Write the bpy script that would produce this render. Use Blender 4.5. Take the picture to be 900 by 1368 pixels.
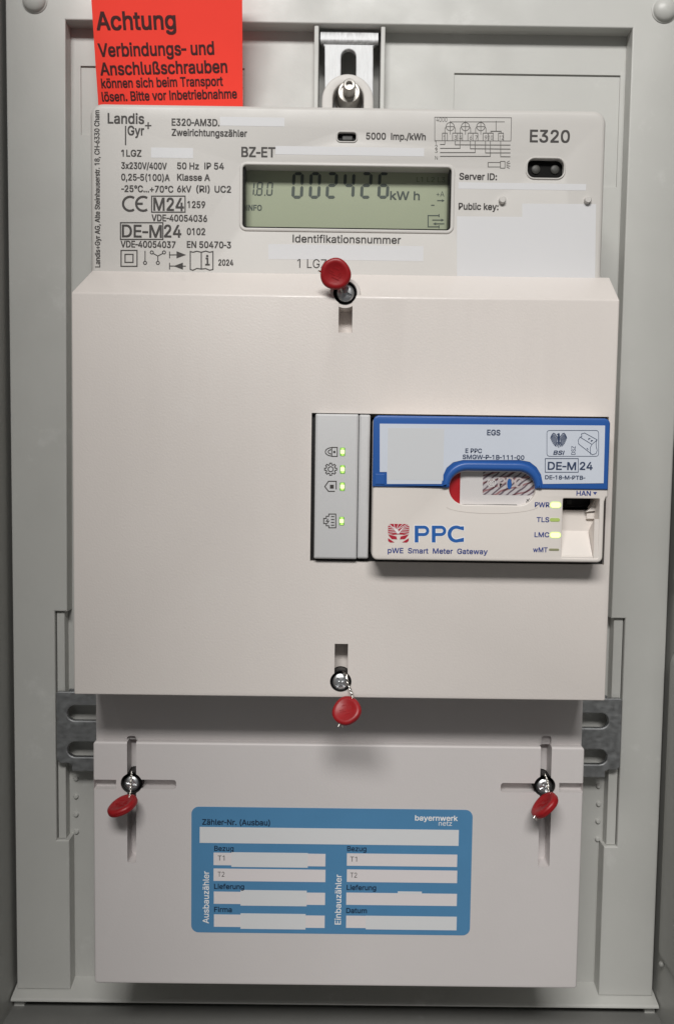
import bpy, bmesh, math, random, os
from mathutils import Vector, Matrix, geometry
random.seed(7)
SC = bpy.context.scene
COL = SC.collection
for o in list(bpy.data.objects):
    bpy.data.objects.remove(o, do_unlink=True)

# ------------------------------------------------------------------ camera
# metres; x right, y into the cabinet (board face at y = 0), z up
PITCH, YAW, ROLL = 0.0665296, 0.0031337, -0.0132742
CX, CY, CZ, FPX = -0.00022848, -0.331, 0.01061027, 1150.0
IW, IH = 900.0, 1368.0
def rot():
    cx = Matrix(((1, 0, 0), (0, math.cos(PITCH), math.sin(PITCH)), (0, -math.sin(PITCH), math.cos(PITCH))))
    cz = Matrix(((math.cos(YAW), math.sin(YAW), 0), (-math.sin(YAW), math.cos(YAW), 0), (0, 0, 1)))
    cy = Matrix(((math.cos(ROLL), 0, math.sin(ROLL)), (0, 1, 0), (-math.sin(ROLL), 0, math.cos(ROLL))))
    return cz @ cx @ cy
MR = rot()
camd = bpy.data.cameras.new("camera")
camd.sensor_fit = 'VERTICAL'; camd.sensor_height = 36.0; camd.lens = FPX / IH * 36.0
camd.clip_start = 0.01; camd.clip_end = 50
cam = bpy.data.objects.new("camera", camd); COL.objects.link(cam)
r_, f_, u_ = MR.col[0], MR.col[1], MR.col[2]
cam.matrix_world = Matrix(((r_.x, u_.x, -f_.x, CX), (r_.y, u_.y, -f_.y, CY), (r_.z, u_.z, -f_.z, CZ), (0, 0, 0, 1)))
SC.camera = cam

# ------------------------------------------------------------------ light
world = bpy.data.worlds.new("World"); SC.world = world; world.use_nodes = True
bg = world.node_tree.nodes["Background"]
bg.inputs[0].default_value = (0.95, 0.98, 1.0, 1); bg.inputs[1].default_value = 0.10
ld = bpy.data.lights.new("ceiling_lamp", 'AREA')
ld.shape = 'RECTANGLE'; ld.size = 0.80; ld.size_y = 0.22; ld.energy = 19.2; ld.color = (1.0, 0.98, 0.95)
lamp = bpy.data.objects.new("ceiling_lamp", ld); COL.objects.link(lamp)
lamp.location = (-0.12, -1.12, 0.90)
lamp.rotation_euler = (Vector((0.0, 0.0, 0.0)) - Vector(lamp.location)).to_track_quat('-Z', 'Y').to_euler()
vs = SC.view_settings
vs.view_transform = 'Standard'; vs.look = 'None'; vs.exposure = 0.0; vs.gamma = 1.0; vs.use_curve_mapping = False
SC.cycles.max_bounces = 6; SC.cycles.transparent_max_bounces = 8

# ------------------------------------------------------------------ helpers
def at(px, py, Y):
    """point of the plane y = Y seen at photo position px, py"""
    d = MR @ Vector(((px - IW / 2) / FPX, 1.0, -(py - IH / 2) / FPX))
    t = (Y - CY) / d.y
    return Vector((CX + d.x * t, Y, CZ + d.z * t))

class Surf:
    """a plane facing the room: y = Y, or tilted about a horizontal line"""
    def __init__(s, Y, z0=0.0, slope=0.0):
        s.Y, s.z0, s.k = Y, z0, slope          # y = Y + slope * (z - z0)
    def at(s, px, py, lift=0.0):
        d = MR @ Vector(((px - IW / 2) / FPX, 1.0, -(py - IH / 2) / FPX))
        c = Vector((CX, CY, CZ)); Y = s.Y - lift
        t = (Y + s.k * (c.z - s.z0) - c.y) / (d.y - s.k * d.z)
        return c + d * t
    def mm(s, px):
        return px * (s.Y - CY) / FPX

def srgb(r, g, b):
    def f(v):
        v /= 255.0
        return v / 12.92 if v <= 0.04045 else ((v + 0.055) / 1.055) ** 2.4
    return (f(r), f(g), f(b), 1.0)

def tag(o, label=None, cat=None, group=None, kind=None):
    if label: o["label"] = label
    if cat: o["category"] = cat
    if group: o["group"] = group
    if kind: o["kind"] = kind
    return o

def thing(name, loc, label, cat, group=None):
    o = bpy.data.objects.new(name, None); COL.objects.link(o)
    o.empty_display_size = 0.005; o.location = loc
    bpy.context.view_layer.update()
    return tag(o, label, cat, group)

def wm(o):
    m = Matrix.LocRotScale(o.location, o.rotation_euler, o.scale)
    return (wm(o.parent) @ m) if o.parent else m

def link(name, me, mat, parent=None, label=None):
    """mesh is given in world coordinates; it is moved into its parent's space"""
    o = bpy.data.objects.new(name, me); COL.objects.link(o)
    me.name = name
    if mat is not None:
        me.materials.clear()
        for m in (mat if isinstance(mat, (list, tuple)) else [mat]):
            me.materials.append(m)
    if parent is not None:
        me.transform(wm(parent).inverted()); o.parent = parent
    if label: o["label"] = label
    return o

def obj(name, bm, mat, parent=None, label=None, smooth=None):
    me = bpy.data.meshes.new(name); bm.to_mesh(me); bm.free()
    if smooth:
        me.polygons.foreach_set("use_smooth", [True] * len(me.polygons))
        me.set_sharp_from_angle(angle=math.radians(smooth))
    return link(name, me, mat, parent, label)

def area2(l):
    return sum(l[i][0] * l[(i + 1) % len(l)][1] - l[(i + 1) % len(l)][0] * l[i][1] for i in range(len(l)))
def orient(l, ccw=True):
    return list(l) if (area2(l) > 0) == ccw else list(l)[::-1]
def inset(l, d):
    n = len(l); out = []
    for i in range(n):
        a, b, c = Vector(l[i - 1]), Vector(l[i]), Vector(l[(i + 1) % n])
        e1, e2 = (b - a).normalized(), (c - b).normalized()
        n1, n2 = Vector((-e1.y, e1.x)), Vector((-e2.y, e2.x))
        m = n1 + n2
        k = m.length
        if k < 1e-6: out.append(tuple(b)); continue
        m /= k
        out.append(tuple(b + m * (d / max(0.35, m.dot(n1)))))
    return out

def plate(bm, outer, holes, yf, yb, bev=0.0, hbev=None, segs=3, back=False):
    """prism of a polygon with holes in the xz plane, its front edges rounded"""
    loops = [orient(outer, True)] + [orient(h, False) for h in holes]
    if hbev is None: hbev = bev
    fronts = []
    for k, l in enumerate(loops):
        b = bev if k == 0 else hbev
        rings = []
        if b > 0:
            for s in range(segs + 1):
                a = math.pi / 2 * s / segs
                rings.append((inset(l, b * (1 - math.cos(a))) if s else l, yf + b * (1 - math.sin(a))))
        else:
            rings.append((l, yf))
        rings = [(l, yb)] + rings
        vr = [[bm.verts.new((p[0], y, p[1])) for p in ll] for ll, y in rings]
        for r in range(len(vr) - 1):
            for i in range(len(l)):
                j = (i + 1) % len(l)
                bm.faces.new((vr[r][i], vr[r][j], vr[r + 1][j], vr[r + 1][i]))
        fronts.append(vr[-1])
        if back and k == 0: bv = vr[0]
    vs_ = [v for f in fronts for v in f]
    tri = geometry.tessellate_polygon([[Vector((v.co.x, v.co.z, 0)) for v in f] for f in fronts])
    for t in tri:
        try: bm.faces.new([vs_[i] for i in t])
        except ValueError: pass
    if back: bm.faces.new(bv[::-1])
    bmesh.ops.recalc_face_normals(bm, faces=bm.faces[:])
    return bm

def rloop(x0, z0, x1, z1, r=0.0, n=6):
    x0, x1 = min(x0, x1), max(x0, x1); z0, z1 = min(z0, z1), max(z0, z1)
    if r <= 0: return [(x0, z0), (x1, z0), (x1, z1), (x0, z1)]
    r = min(r, (x1 - x0) / 2 - 1e-6, (z1 - z0) / 2 - 1e-6)
    out = []
    for cx, cz, a0 in ((x1 - r, z0 + r, -90), (x1 - r, z1 - r, 0), (x0 + r, z1 - r, 90), (x0 + r, z0 + r, 180)):
        for i in range(n + 1):
            a = math.radians(a0 + 90 * i / n)
            out.append((cx + r * math.cos(a), cz + r * math.sin(a)))
    return out
def prect(a, b, c, d, Y, rpx=0.0, n=6):
    p, q = at(a, b, Y), at(c, d, Y)
    return rloop(p.x, p.z, q.x, q.z, rpx * (Y - CY) / FPX, n)
def ppoly(pts, Y):
    return [(p.x, p.z) for p in (at(x, y, Y) for x, y in pts)]
def circ(cx, cz, r, n=24):
    return [(cx + r * math.cos(2 * math.pi * i / n), cz + r * math.sin(2 * math.pi * i / n)) for i in range(n)]
def pcirc(px, py, rpx, Y, n=24):
    p = at(px, py, Y); return circ(p.x, p.z, rpx * (Y - CY) / FPX, n)

def lathe(bm, prof, x, z, n=28, cap=True, jitter=0):
    """profile of (radius, y) turned about the y axis through x, z"""
    rings = []
    for r, y in prof:
        if r < 1e-7: rings.append([bm.verts.new((x, y, z))])
        else: rings.append([bm.verts.new((x + r * math.cos(2 * math.pi * i / n), y, z + r * math.sin(2 * math.pi * i / n))) for i in range(n)])
    for a, b in zip(rings, rings[1:]):
        for i in range(n):
            j = (i + 1) % n
            if len(a) == 1 and len(b) > 1: bm.faces.new((a[0], b[j], b[i]))
            elif len(b) == 1 and len(a) > 1: bm.faces.new((a[i], a[j], b[0]))
            elif len(a) > 1: bm.faces.new((a[i], a[j], b[j], b[i]))
    bmesh.ops.recalc_face_normals(bm, faces=bm.faces[:])
    return bm

def tube(bm, pts, r, n=8):
    pts = [Vector(p) for p in pts]; rings = []
    for i, p in enumerate(pts):
        t = (pts[min(i + 1, len(pts) - 1)] - pts[max(i - 1, 0)]).normalized()
        a = t.orthogonal().normalized() if i == 0 else (pa - t * pa.dot(t)).normalized()
        pa = a; b = t.cross(a)
        rings.append([bm.verts.new(p + (a * math.cos(2 * math.pi * k / n) + b * math.sin(2 * math.pi * k / n)) * r) for k in range(n)])
    for A, B in zip(rings, rings[1:]):
        for k in range(n):
            bm.faces.new((A[k], A[(k + 1) % n], B[(k + 1) % n], B[k]))
    bm.faces.new(rings[0][::-1]); bm.faces.new(rings[-1])
    bmesh.ops.recalc_face_normals(bm, faces=bm.faces[:])
    return bm

def box(bm, x0, x1, y0, y1, z0, z1):
    m = Matrix.Translation(((x0 + x1) / 2, (y0 + y1) / 2, (z0 + z1) / 2)) @ Matrix.Diagonal((abs(x1 - x0), abs(y1 - y0), abs(z1 - z0), 1))
    bmesh.ops.create_cube(bm, size=1, matrix=m); return bm

def extrude_x(bm, prof, x0, x1):
    """closed (y, z) profile swept along x"""
    a = [bm.verts.new((x0, y, z)) for y, z in prof]; b = [bm.verts.new((x1, y, z)) for y, z in prof]
    n = len(prof)
    for i in range(n):
        j = (i + 1) % n; bm.faces.new((a[i], a[j], b[j], b[i]))
    bm.faces.new(a[::-1]); bm.faces.new(b)
    bmesh.ops.recalc_face_normals(bm, faces=bm.faces[:])
    return bm

def carve(me, cutters, bevel=0.0, bsegs=3):
    """rounded edges, then each cutter bmesh subtracted; returns a new mesh"""
    o = bpy.data.objects.new("carve", me); COL.objects.link(o)
    if bevel:
        m = o.modifiers.new("b", 'BEVEL'); m.width = bevel; m.segments = bsegs; m.limit_method = 'ANGLE'; m.angle_limit = math.radians(12)
    tmp = []
    for c in cutters:
        bmesh.ops.recalc_face_normals(c, faces=c.faces[:])
        cm = bpy.data.meshes.new("cut"); c.to_mesh(cm); c.free()
        co = bpy.data.objects.new("cut", cm); COL.objects.link(co); tmp.append(co)
        m = o.modifiers.new("d", 'BOOLEAN'); m.operation = 'DIFFERENCE'; m.solver = 'EXACT'; m.object = co
    dg = bpy.context.evaluated_depsgraph_get(); dg.update()
    out = bpy.data.meshes.new_from_object(o.evaluated_get(dg))
    for t in tmp + [o]:
        bpy.data.objects.remove(t, do_unlink=True)
    out.polygons.foreach_set("use_smooth", [True] * len(out.polygons))
    out.set_sharp_from_angle(angle=math.radians(24))
    return out

# ------------------------------------------------------------------ printing: flat shapes on a surface
FONT = None
try:
    FONT = bpy.data.fonts.load(os.path.join(bpy.utils.system_resource('DATAFILES'), "fonts", "Inter.woff2"))
except Exception:
    FONT = None
GLYPHS = {}
def inside(p, l):
    c = False; n = len(l)
    for i in range(n):
        (x1, y1), (x2, y2) = l[i], l[i - 1]
        if (y1 > p[1]) != (y2 > p[1]) and p[0] < (x2 - x1) * (p[1] - y1) / (y2 - y1) + x1: c = not c
    return c
def glyphs(s):
    """outlines of a line of print, each contour filled on its own: vertices, triangles and a layer per triangle"""
    if s in GLYPHS: return GLYPHS[s]
    cu = bpy.data.curves.new("t", 'FONT'); cu.body = s.replace('I', '\u0399').replace('-', '\u2010') if FONT else s; cu.size = 1.0; cu.resolution_u = 3; cu.fill_mode = 'NONE'
    if FONT: cu.font = FONT
    o = bpy.data.objects.new("t", cu); COL.objects.link(o)
    dg = bpy.context.evaluated_depsgraph_get(); dg.update()
    me = bpy.data.meshes.new_from_object(o.evaluated_get(dg))
    co = [(p.co.x, p.co.y) for p in me.vertices]; nb = {}
    for e in me.edges:
        i, j = e.vertices; nb.setdefault(i, []).append(j); nb.setdefault(j, []).append(i)
    bpy.data.objects.remove(o, do_unlink=True); bpy.data.meshes.remove(me)
    seen = set(); loops = []
    for i in range(len(co)):
        if i in seen or i not in nb: continue
        l = [i]; seen.add(i); cur = i
        while True:
            nx = [j for j in nb[cur] if j not in seen]
            if not nx: break
            cur = min(nx) if len(l) == 1 else nx[0]; l.append(cur); seen.add(cur)
        pts = []
        for k in l:
            if not pts or (abs(co[k][0] - pts[-1][0]) + abs(co[k][1] - pts[-1][1])) > 1e-5: pts.append(co[k])
        ys = [p[1] for p in pts]; xs = [p[0] for p in pts]
        foot = FONT and max(ys) < 0.14 and abs(min(ys)) < 0.02 and max(xs) - min(xs) > 0.22
        if len(pts) > 2 and abs(area2(pts)) > 1e-7 and not foot: loops.append(pts)
    big = max(loops, key=lambda l: abs(area2(l))); sg = area2(big) > 0
    outs = [l for l in loops if (area2(l) > 0) == sg]; hol = [l for l in loops if (area2(l) > 0) != sg]
    v = []; f = []; lay = []
    for k, ol in enumerate(outs):
        hs = [h for h in hol if inside(h[0], ol) and inside(h[len(h) // 2], ol)]
        base = len(v); allp = [p for l in [ol] + hs for p in l]; v += allp
        for t in geometry.tessellate_polygon([[Vector((x, y, 0)) for x, y in l] for l in [ol] + hs]):
            f.append(tuple(base + i for i in t))
        lay += [k % 3] * len(allp)
    GLYPHS[s] = (v, f, lay); return GLYPHS[s]
def cap_height():
    v, f, l = glyphs("H"); return max(y for x, y in v)
CAP = cap_height()

def text(s, x0, y0, x1, cap, surf, mat, parent, bold=0.0, y1=None, lift=0.00006, up=False, shear=0.0, name="lettering"):
    """s runs along the baseline from photo x0, y0 to x1 (to y1 when up), capitals cap pixels high"""
    v, f, lay = glyphs(s)
    ax0, ax1 = min(p[0] for p in v), max(p[0] for p in v)
    P = surf.at(x0, y0, lift)
    if up: Q = surf.at(x0, y1, lift); Q.x = P.x
    elif y1 is None: Q = surf.at(x1, y0, lift); Q.z = P.z; Q.y = P.y
    else: Q = surf.at(x1, y1, lift)
    U = (Q - P); wlen = U.length; U.normalize()
    N = Vector((0, -1, surf.k)).normalized()
    V = N.cross(U).normalized()
    sx = wlen / (ax1 - ax0); sy = surf.mm(cap) / CAP
    offs = [(0, 0)]
    if bold:
        b = bold * surf.mm(cap)
        offs = [(-b, -b), (b, -b), (-b, b), (b, b)]
    bm = bmesh.new()
    for k, (ox, oy) in enumerate(offs):
        vs_ = [bm.verts.new(P + U * ((x - ax0) * sx + y * sy * shear + ox) + V * (y * sy + oy) + N * (k * 1.3e-5 + q * 4e-6)) for (x, y), q in zip(v, lay)]
        for t in f:
            try: bm.faces.new([vs_[i] for i in t])
            except ValueError: pass
    return obj(name, bm, mat, parent)

def strokes(lines, w, surf, mat, parent, name, lift=0.00006):
    """ribbons w pixels wide along photo polylines"""
    bm = bmesh.new(); h = surf.mm(w) / 2; k = 0
    for l in lines:
        pts = [surf.at(x, y, lift) for x, y in l]
        closed = (pts[0] - pts[-1]).length < 1e-7
        if closed: pts = pts[:-1]
        n = len(pts); L = []; Rr = []
        for i, p in enumerate(pts):
            a = pts[i - 1] if (i or closed) else p; b = pts[(i + 1) % n] if (i < n - 1 or closed) else p
            e1 = (p - a).normalized() if a is not p else (b - p).normalized()
            e2 = (b - p).normalized() if b is not p else e1
            n1 = Vector((-e1.z, 0, e1.x)); n2 = Vector((-e2.z, 0, e2.x)); m = (n1 + n2)
            m = m.normalized() if m.length > 1e-6 else n1
            d = h / max(0.5, m.dot(n1)); off = Vector((0, -k * 1.5e-6, 0))
            L.append(bm.verts.new(p + m * d + off)); Rr.append(bm.verts.new(p - m * d + off))
        for i in range(n if closed else n - 1):
            j = (i + 1) % n; bm.faces.new((L[i], Rr[i], Rr[j], L[j]))
        k += 1
    return obj(name, bm, mat, parent)

def fills(polys, surf, mat, parent, name, lift=0.00006):
    bm = bmesh.new()
    for k, pl in enumerate(polys):
        vs_ = [bm.verts.new(surf.at(x, y, lift + k * 1.5e-6)) for x, y in pl]
        for t in geometry.tessellate_polygon([[Vector((x, -y, 0)) for x, y in pl]]):
            try: bm.faces.new([vs_[i] for i in t])
            except ValueError: pass
    bmesh.ops.recalc_face_normals(bm, faces=bm.faces[:])
    return obj(name, bm, mat, parent)

def sheet(loop, Y, th, mat, parent, name, holes=(), label=None):
    bm = bmesh.new(); plate(bm, loop, holes, Y - th, Y, 0)
    return obj(name, bm, mat, parent, label)

def arc(cx, cy, r, a0, a1, n=14, ry=None):
    ry = r if ry is None else ry
    return [(cx + r * math.cos(math.radians(a0 + (a1 - a0) * i / n)), cy - ry * math.sin(math.radians(a0 + (a1 - a0) * i / n))) for i in range(n + 1)]
def ring(cx, cy, r, n=16):
    l = arc(cx, cy, r, 0, 360, n); l[-1] = l[0]; return l
def rct(a, b, c, d):
    return [(a, b), (c, b), (c, d), (a, d), (a, b)]

# ------------------------------------------------------------------ materials
def mat(name, col, rough=0.5, metal=0.0, grain=0.0, gscale=1500.0, var=0.0, vscale=30.0, emit=0.0, ecol=None, spec=0.5, rvar=0.0, coat=0.0, specks=0.0, scuff=0.0, streak=None):
    m = bpy.data.materials.new(name); m.use_nodes = True
    nt = m.node_tree; N = nt.nodes; L = nt.links; b = N["Principled BSDF"]
    b.inputs["Base Color"].default_value = col
    b.inputs["Roughness"].default_value = rough; b.inputs["Metallic"].default_value = metal
    b.inputs["Specular IOR Level"].default_value = spec
    b.inputs["Coat Weight"].default_value = coat
    if emit:
        b.inputs["Emission Color"].default_value = ecol or col; b.inputs["Emission Strength"].default_value = emit
    tc = N.new("ShaderNodeTexCoord")
    if var or specks:
        nz = N.new("ShaderNodeTexNoise"); nz.inputs["Scale"].default_value = vscale; nz.inputs["Detail"].default_value = 5
        L.new(tc.outputs["Object"], nz.inputs["Vector"])
        mr = N.new("ShaderNodeMapRange"); mr.inputs[1].default_value = 0.3; mr.inputs[2].default_value = 0.7
        mr.inputs[3].default_value = 1 - var; mr.inputs[4].default_value = 1 + var
        L.new(nz.outputs["Fac"], mr.inputs[0])
        hs = N.new("ShaderNodeHueSaturation"); hs.inputs["Color"].default_value = col
        L.new(mr.outputs[0], hs.inputs["Value"])
        out = hs.outputs["Color"]
        if specks:
            n2 = N.new("ShaderNodeTexNoise"); n2.inputs["Scale"].default_value = 420; n2.inputs["Detail"].default_value = 2
            L.new(tc.outputs["Object"], n2.inputs["Vector"])
            cr = N.new("ShaderNodeValToRGB"); cr.color_ramp.elements[0].position = 0.70; cr.color_ramp.elements[1].position = 0.76
            L.new(n2.outputs["Fac"], cr.inputs[0])
            ml = N.new("ShaderNodeMath"); ml.operation = 'MULTIPLY'; ml.inputs[1].default_value = specks
            L.new(cr.outputs["Color"], ml.inputs[0])
            mx = N.new("ShaderNodeMix"); mx.data_type = 'RGBA'
            L.new(ml.outputs[0], mx.inputs[0]); L.new(out, mx.inputs[6]); mx.inputs[7].default_value = (col[0] * 0.45, col[1] * 0.42, col[2] * 0.4, 1)
            out = mx.outputs[2]
        if scuff:
            n3 = N.new("ShaderNodeTexNoise"); n3.inputs["Scale"].default_value = 38; n3.inputs["Detail"].default_value = 8; n3.inputs["Roughness"].default_value = 0.7
            L.new(tc.outputs["Object"], n3.inputs["Vector"])
            c3 = N.new("ShaderNodeValToRGB"); c3.color_ramp.elements[0].position = 0.60; c3.color_ramp.elements[1].position = 0.74
            L.new(n3.outputs["Fac"], c3.inputs[0])
            m3 = N.new("ShaderNodeMath"); m3.operation = 'MULTIPLY'; m3.inputs[1].default_value = scuff
            L.new(c3.outputs["Color"], m3.inputs[0])
            x3 = N.new("ShaderNodeMix"); x3.data_type = 'RGBA'
            L.new(m3.outputs[0], x3.inputs[0]); L.new(out, x3.inputs[6]); x3.inputs[7].default_value = (0.78, 0.78, 0.76, 1)
            out = x3.outputs[2]
        L.new(out, b.inputs["Base Color"])
    if rvar:
        nr = N.new("ShaderNodeTexNoise"); nr.inputs["Scale"].default_value = 60; nr.inputs["Detail"].default_value = 6
        if streak:
            mp = N.new("ShaderNodeMapping"); mp.inputs["Scale"].default_value = streak
            L.new(tc.outputs["Object"], mp.inputs["Vector"]); L.new(mp.outputs[0], nr.inputs["Vector"])
        else: L.new(tc.outputs["Object"], nr.inputs["Vector"])
        rr = N.new("ShaderNodeMapRange"); rr.inputs[1].default_value = 0.3; rr.inputs[2].default_value = 0.7
        rr.inputs[3].default_value = max(0.05, rough - rvar); rr.inputs[4].default_value = rough + rvar
        L.new(nr.outputs["Fac"], rr.inputs[0]); L.new(rr.outputs[0], b.inputs["Roughness"])
    if grain:
        ng = N.new("ShaderNodeTexNoise"); ng.inputs["Scale"].default_value = gscale; ng.inputs["Detail"].default_value = 3
        L.new(tc.outputs["Object"], ng.inputs["Vector"])
        bp = N.new("ShaderNodeBump"); bp.inputs["Strength"].default_value = 1.0; bp.inputs["Distance"].default_value = grain
        L.new(ng.outputs["Fac"], bp.inputs["Height"]); L.new(bp.outputs["Normal"], b.inputs["Normal"])
    return m

def metal_mat(name, col, rough, streak=(40, 400, 40), grain=0.00003, var=0.12, metal=1.0):
    m = bpy.data.materials.new(name); m.use_nodes = True
    nt = m.node_tree; N = nt.nodes; L = nt.links; b = N["Principled BSDF"]
    b.inputs["Metallic"].default_value = metal
    tc = N.new("ShaderNodeTexCoord"); mp = N.new("ShaderNodeMapping"); mp.inputs["Scale"].default_value = streak
    L.new(tc.outputs["Object"], mp.inputs["Vector"])
    nz = N.new("ShaderNodeTexNoise"); nz.inputs["Scale"].default_value = 6; nz.inputs["Detail"].default_value = 7
    L.new(mp.outputs[0], nz.inputs["Vector"])
    cr = N.new("ShaderNodeValToRGB")
    cr.color_ramp.elements[0].position = 0.3; cr.color_ramp.elements[1].position = 0.7
    cr.color_ramp.elements[0].color = tuple(c * (1 - var * 2) for c in col[:3]) + (1,)
    cr.color_ramp.elements[1].color = tuple(min(1, c * (1 + var)) for c in col[:3]) + (1,)
    L.new(nz.outputs["Fac"], cr.inputs[0]); L.new(cr.outputs[0], b.inputs["Base Color"])
    mr = N.new("ShaderNodeMapRange"); mr.inputs[3].default_value = rough * 0.7; mr.inputs[4].default_value = rough * 1.4
    L.new(nz.outputs["Fac"], mr.inputs[0]); L.new(mr.outputs[0], b.inputs["Roughness"])
    bp = N.new("ShaderNodeBump"); bp.inputs["Distance"].default_value = grain; L.new(nz.outputs["Fac"], bp.inputs["Height"])
    L.new(bp.outputs["Normal"], b.inputs["Normal"])
    return m

def pane_mat(name, tint=(1, 1, 1, 1), refl=0.06):
    m = bpy.data.materials.new(name); m.use_nodes = True
    nt = m.node_tree; N = nt.nodes; L = nt.links
    N.remove(N["Principled BSDF"]); out = N["Material Output"]
    tr = N.new("ShaderNodeBsdfTransparent"); tr.inputs[0].default_value = tint
    gl = N.new("ShaderNodeBsdfGlossy"); gl.inputs["Roughness"].default_value = 0.12
    mx = N.new("ShaderNodeMixShader"); mx.inputs[0].default_value = refl
    L.new(tr.outputs[0], mx.inputs[1]); L.new(gl.outputs[0], mx.inputs[2]); L.new(mx.outputs[0], out.inputs[0])
    return m

M_BOARD = mat("grey_board_plastic", srgb(190, 190, 186), 0.42, grain=0.00002, gscale=900, var=0.035, vscale=25, rvar=0.10, scuff=0.35)
M_WALL = mat("grey_cabinet_plastic", srgb(164, 164, 160), 0.40, grain=0.00002, gscale=700, var=0.04, vscale=18, rvar=0.08)
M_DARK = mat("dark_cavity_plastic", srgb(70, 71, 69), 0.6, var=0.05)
M_METER = mat("meter_light_grey_plastic", srgb(200, 197, 193), 0.45, grain=0.000014, gscale=1600, var=0.015, vscale=40, rvar=0.06)
M_CREAM = mat("cream_textured_plastic", srgb(220, 213, 208), 0.40, grain=0.00005, gscale=1500, var=0.022, vscale=16, streak=(1.6, 1, 0.18), rvar=0.12, specks=0.06, scuff=0.12)
M_TERM = mat("pale_grey_plastic", srgb(207, 202, 201), 0.5, grain=0.00003, gscale=1300, var=0.02, vscale=20, rvar=0.06, specks=0.03)
M_MOD = mat("cool_grey_module_plastic", srgb(196, 196, 197), 0.4, grain=0.00001, gscale=2000, var=0.01)
M_GW = mat("warm_white_plastic", srgb(226, 219, 213), 0.4, grain=0.00001, gscale=1800, var=0.012)
M_BLUE = mat("blue_lid_plastic", srgb(42, 92, 166), 0.38, grain=0.00001, gscale=1800, var=0.03)
M_LIDLBL = mat("pale_blue_label_film", srgb(209, 215, 226), 0.35, var=0.02, vscale=60)
M_BLACK = mat("black_plastic", srgb(22, 21, 21), 0.5, grain=0.00002)
M_GLOSSBLK = mat("glossy_black_window", srgb(18, 18, 17), 0.3, spec=0.15)
M_LENS = mat("smoky_lens", srgb(66, 66, 63), 0.5, var=0.25, vscale=400)
M_LUG = mat("milky_plastic_lug", srgb(205, 202, 198), 0.5, var=0.02)
M_INK = mat("black_print_ink", srgb(58, 54, 52), 0.6)
M_INKG = mat("grey_print_ink", srgb(92, 89, 86), 0.6)
M_NAVY = mat("navy_print_ink", srgb(44, 60, 92), 0.6)
M_BLUEINK = mat("blue_print_ink", srgb(46, 66, 138), 0.6)
M_PPC = mat("bright_blue_print_ink", srgb(34, 96, 172), 0.5)
M_PPCRED = mat("red_print_ink", srgb(176, 30, 52), 0.5)
M_HALO = mat("white_print_ink", srgb(240, 240, 240), 0.5)
M_CARD = mat("neon_red_card", (1.0, 0.062, 0.040, 1), 0.6, spec=0.25, grain=0.00001, gscale=1200, var=0.015, vscale=50)
M_CARDINK = mat("dark_red_print_ink", srgb(62, 8, 10), 0.6)
M_LBL = mat("blue_sticker_film", srgb(80, 134, 176), 0.42, grain=0.000008, gscale=1800, var=0.03, vscale=70)
M_FIELD = mat("white_sticker_field", srgb(222, 216, 217), 0.5, var=0.01)
M_BLANK = mat("white_redaction", srgb(216, 217, 219), 0.55, var=0.006)  # colour of the redaction strips on the blue sticker
M_PALE = mat("pale_grey_redaction", srgb(210, 210, 212), 0.5, var=0.006)  # colour of the redaction blocks on the meter face
M_LBLINK = mat("sticker_navy_ink", srgb(14, 40, 66), 0.6)
M_SEAL = mat("red_seal_plastic", srgb(150, 20, 26), 0.42, grain=0.00004, gscale=900, var=0.08, vscale=300, spec=0.5)
M_ZINC = metal_mat("zinc_plated_steel", (0.82, 0.83, 0.84, 1), 0.36, (1, 1, 1), 0.00002)
M_RAIL = metal_mat("dull_galvanised_steel", (0.44, 0.45, 0.46, 1), 0.48, (60, 60, 90), 0.00001, 0.10)
M_HANG = metal_mat("bright_galvanised_steel", (0.66, 0.67, 0.68, 1), 0.6, (150, 150, 30), 0.00003, 0.14, 0.4)
M_BOLT = metal_mat("yellowed_steel", (0.50, 0.48, 0.45, 1), 0.45, (1, 1, 1), 0.00002)
M_WIRE = metal_mat("tinned_wire", (0.80, 0.77, 0.72, 1), 0.25, (1, 1, 1), 0.0)
M_LCD = mat("green_grey_lcd", srgb(166, 172, 147), 0.35, var=0.02, vscale=40)
M_SEG = mat("lcd_segment", srgb(62, 72, 66), 0.5)
M_SEGDIM = mat("lcd_segment_faint", srgb(106, 120, 92), 0.5)
M_PANE = pane_mat("clear_pane", (0.97, 0.98, 0.97, 1), 0.035)
M_LED = mat("lit_green_lamp", srgb(170, 220, 90), 0.3, emit=0.55, ecol=(0.72, 1.0, 0.30, 1))
M_LEDCORE = mat("lit_lamp_core", srgb(240, 252, 180), 0.3, emit=0.8, ecol=(0.90, 1.0, 0.48, 1))
M_LEDRIM = mat("green_lamp_rim", srgb(60, 120, 30), 0.3, emit=0.25, ecol=(0.3, 0.9, 0.1, 1))
M_LEDDIM = mat("dim_green_lamp", srgb(166, 184, 104), 0.35, emit=0.12, ecol=(0.6, 0.9, 0.2, 1))
M_LEDOFF = mat("unlit_lamp", srgb(150, 150, 118), 0.35)

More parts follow.
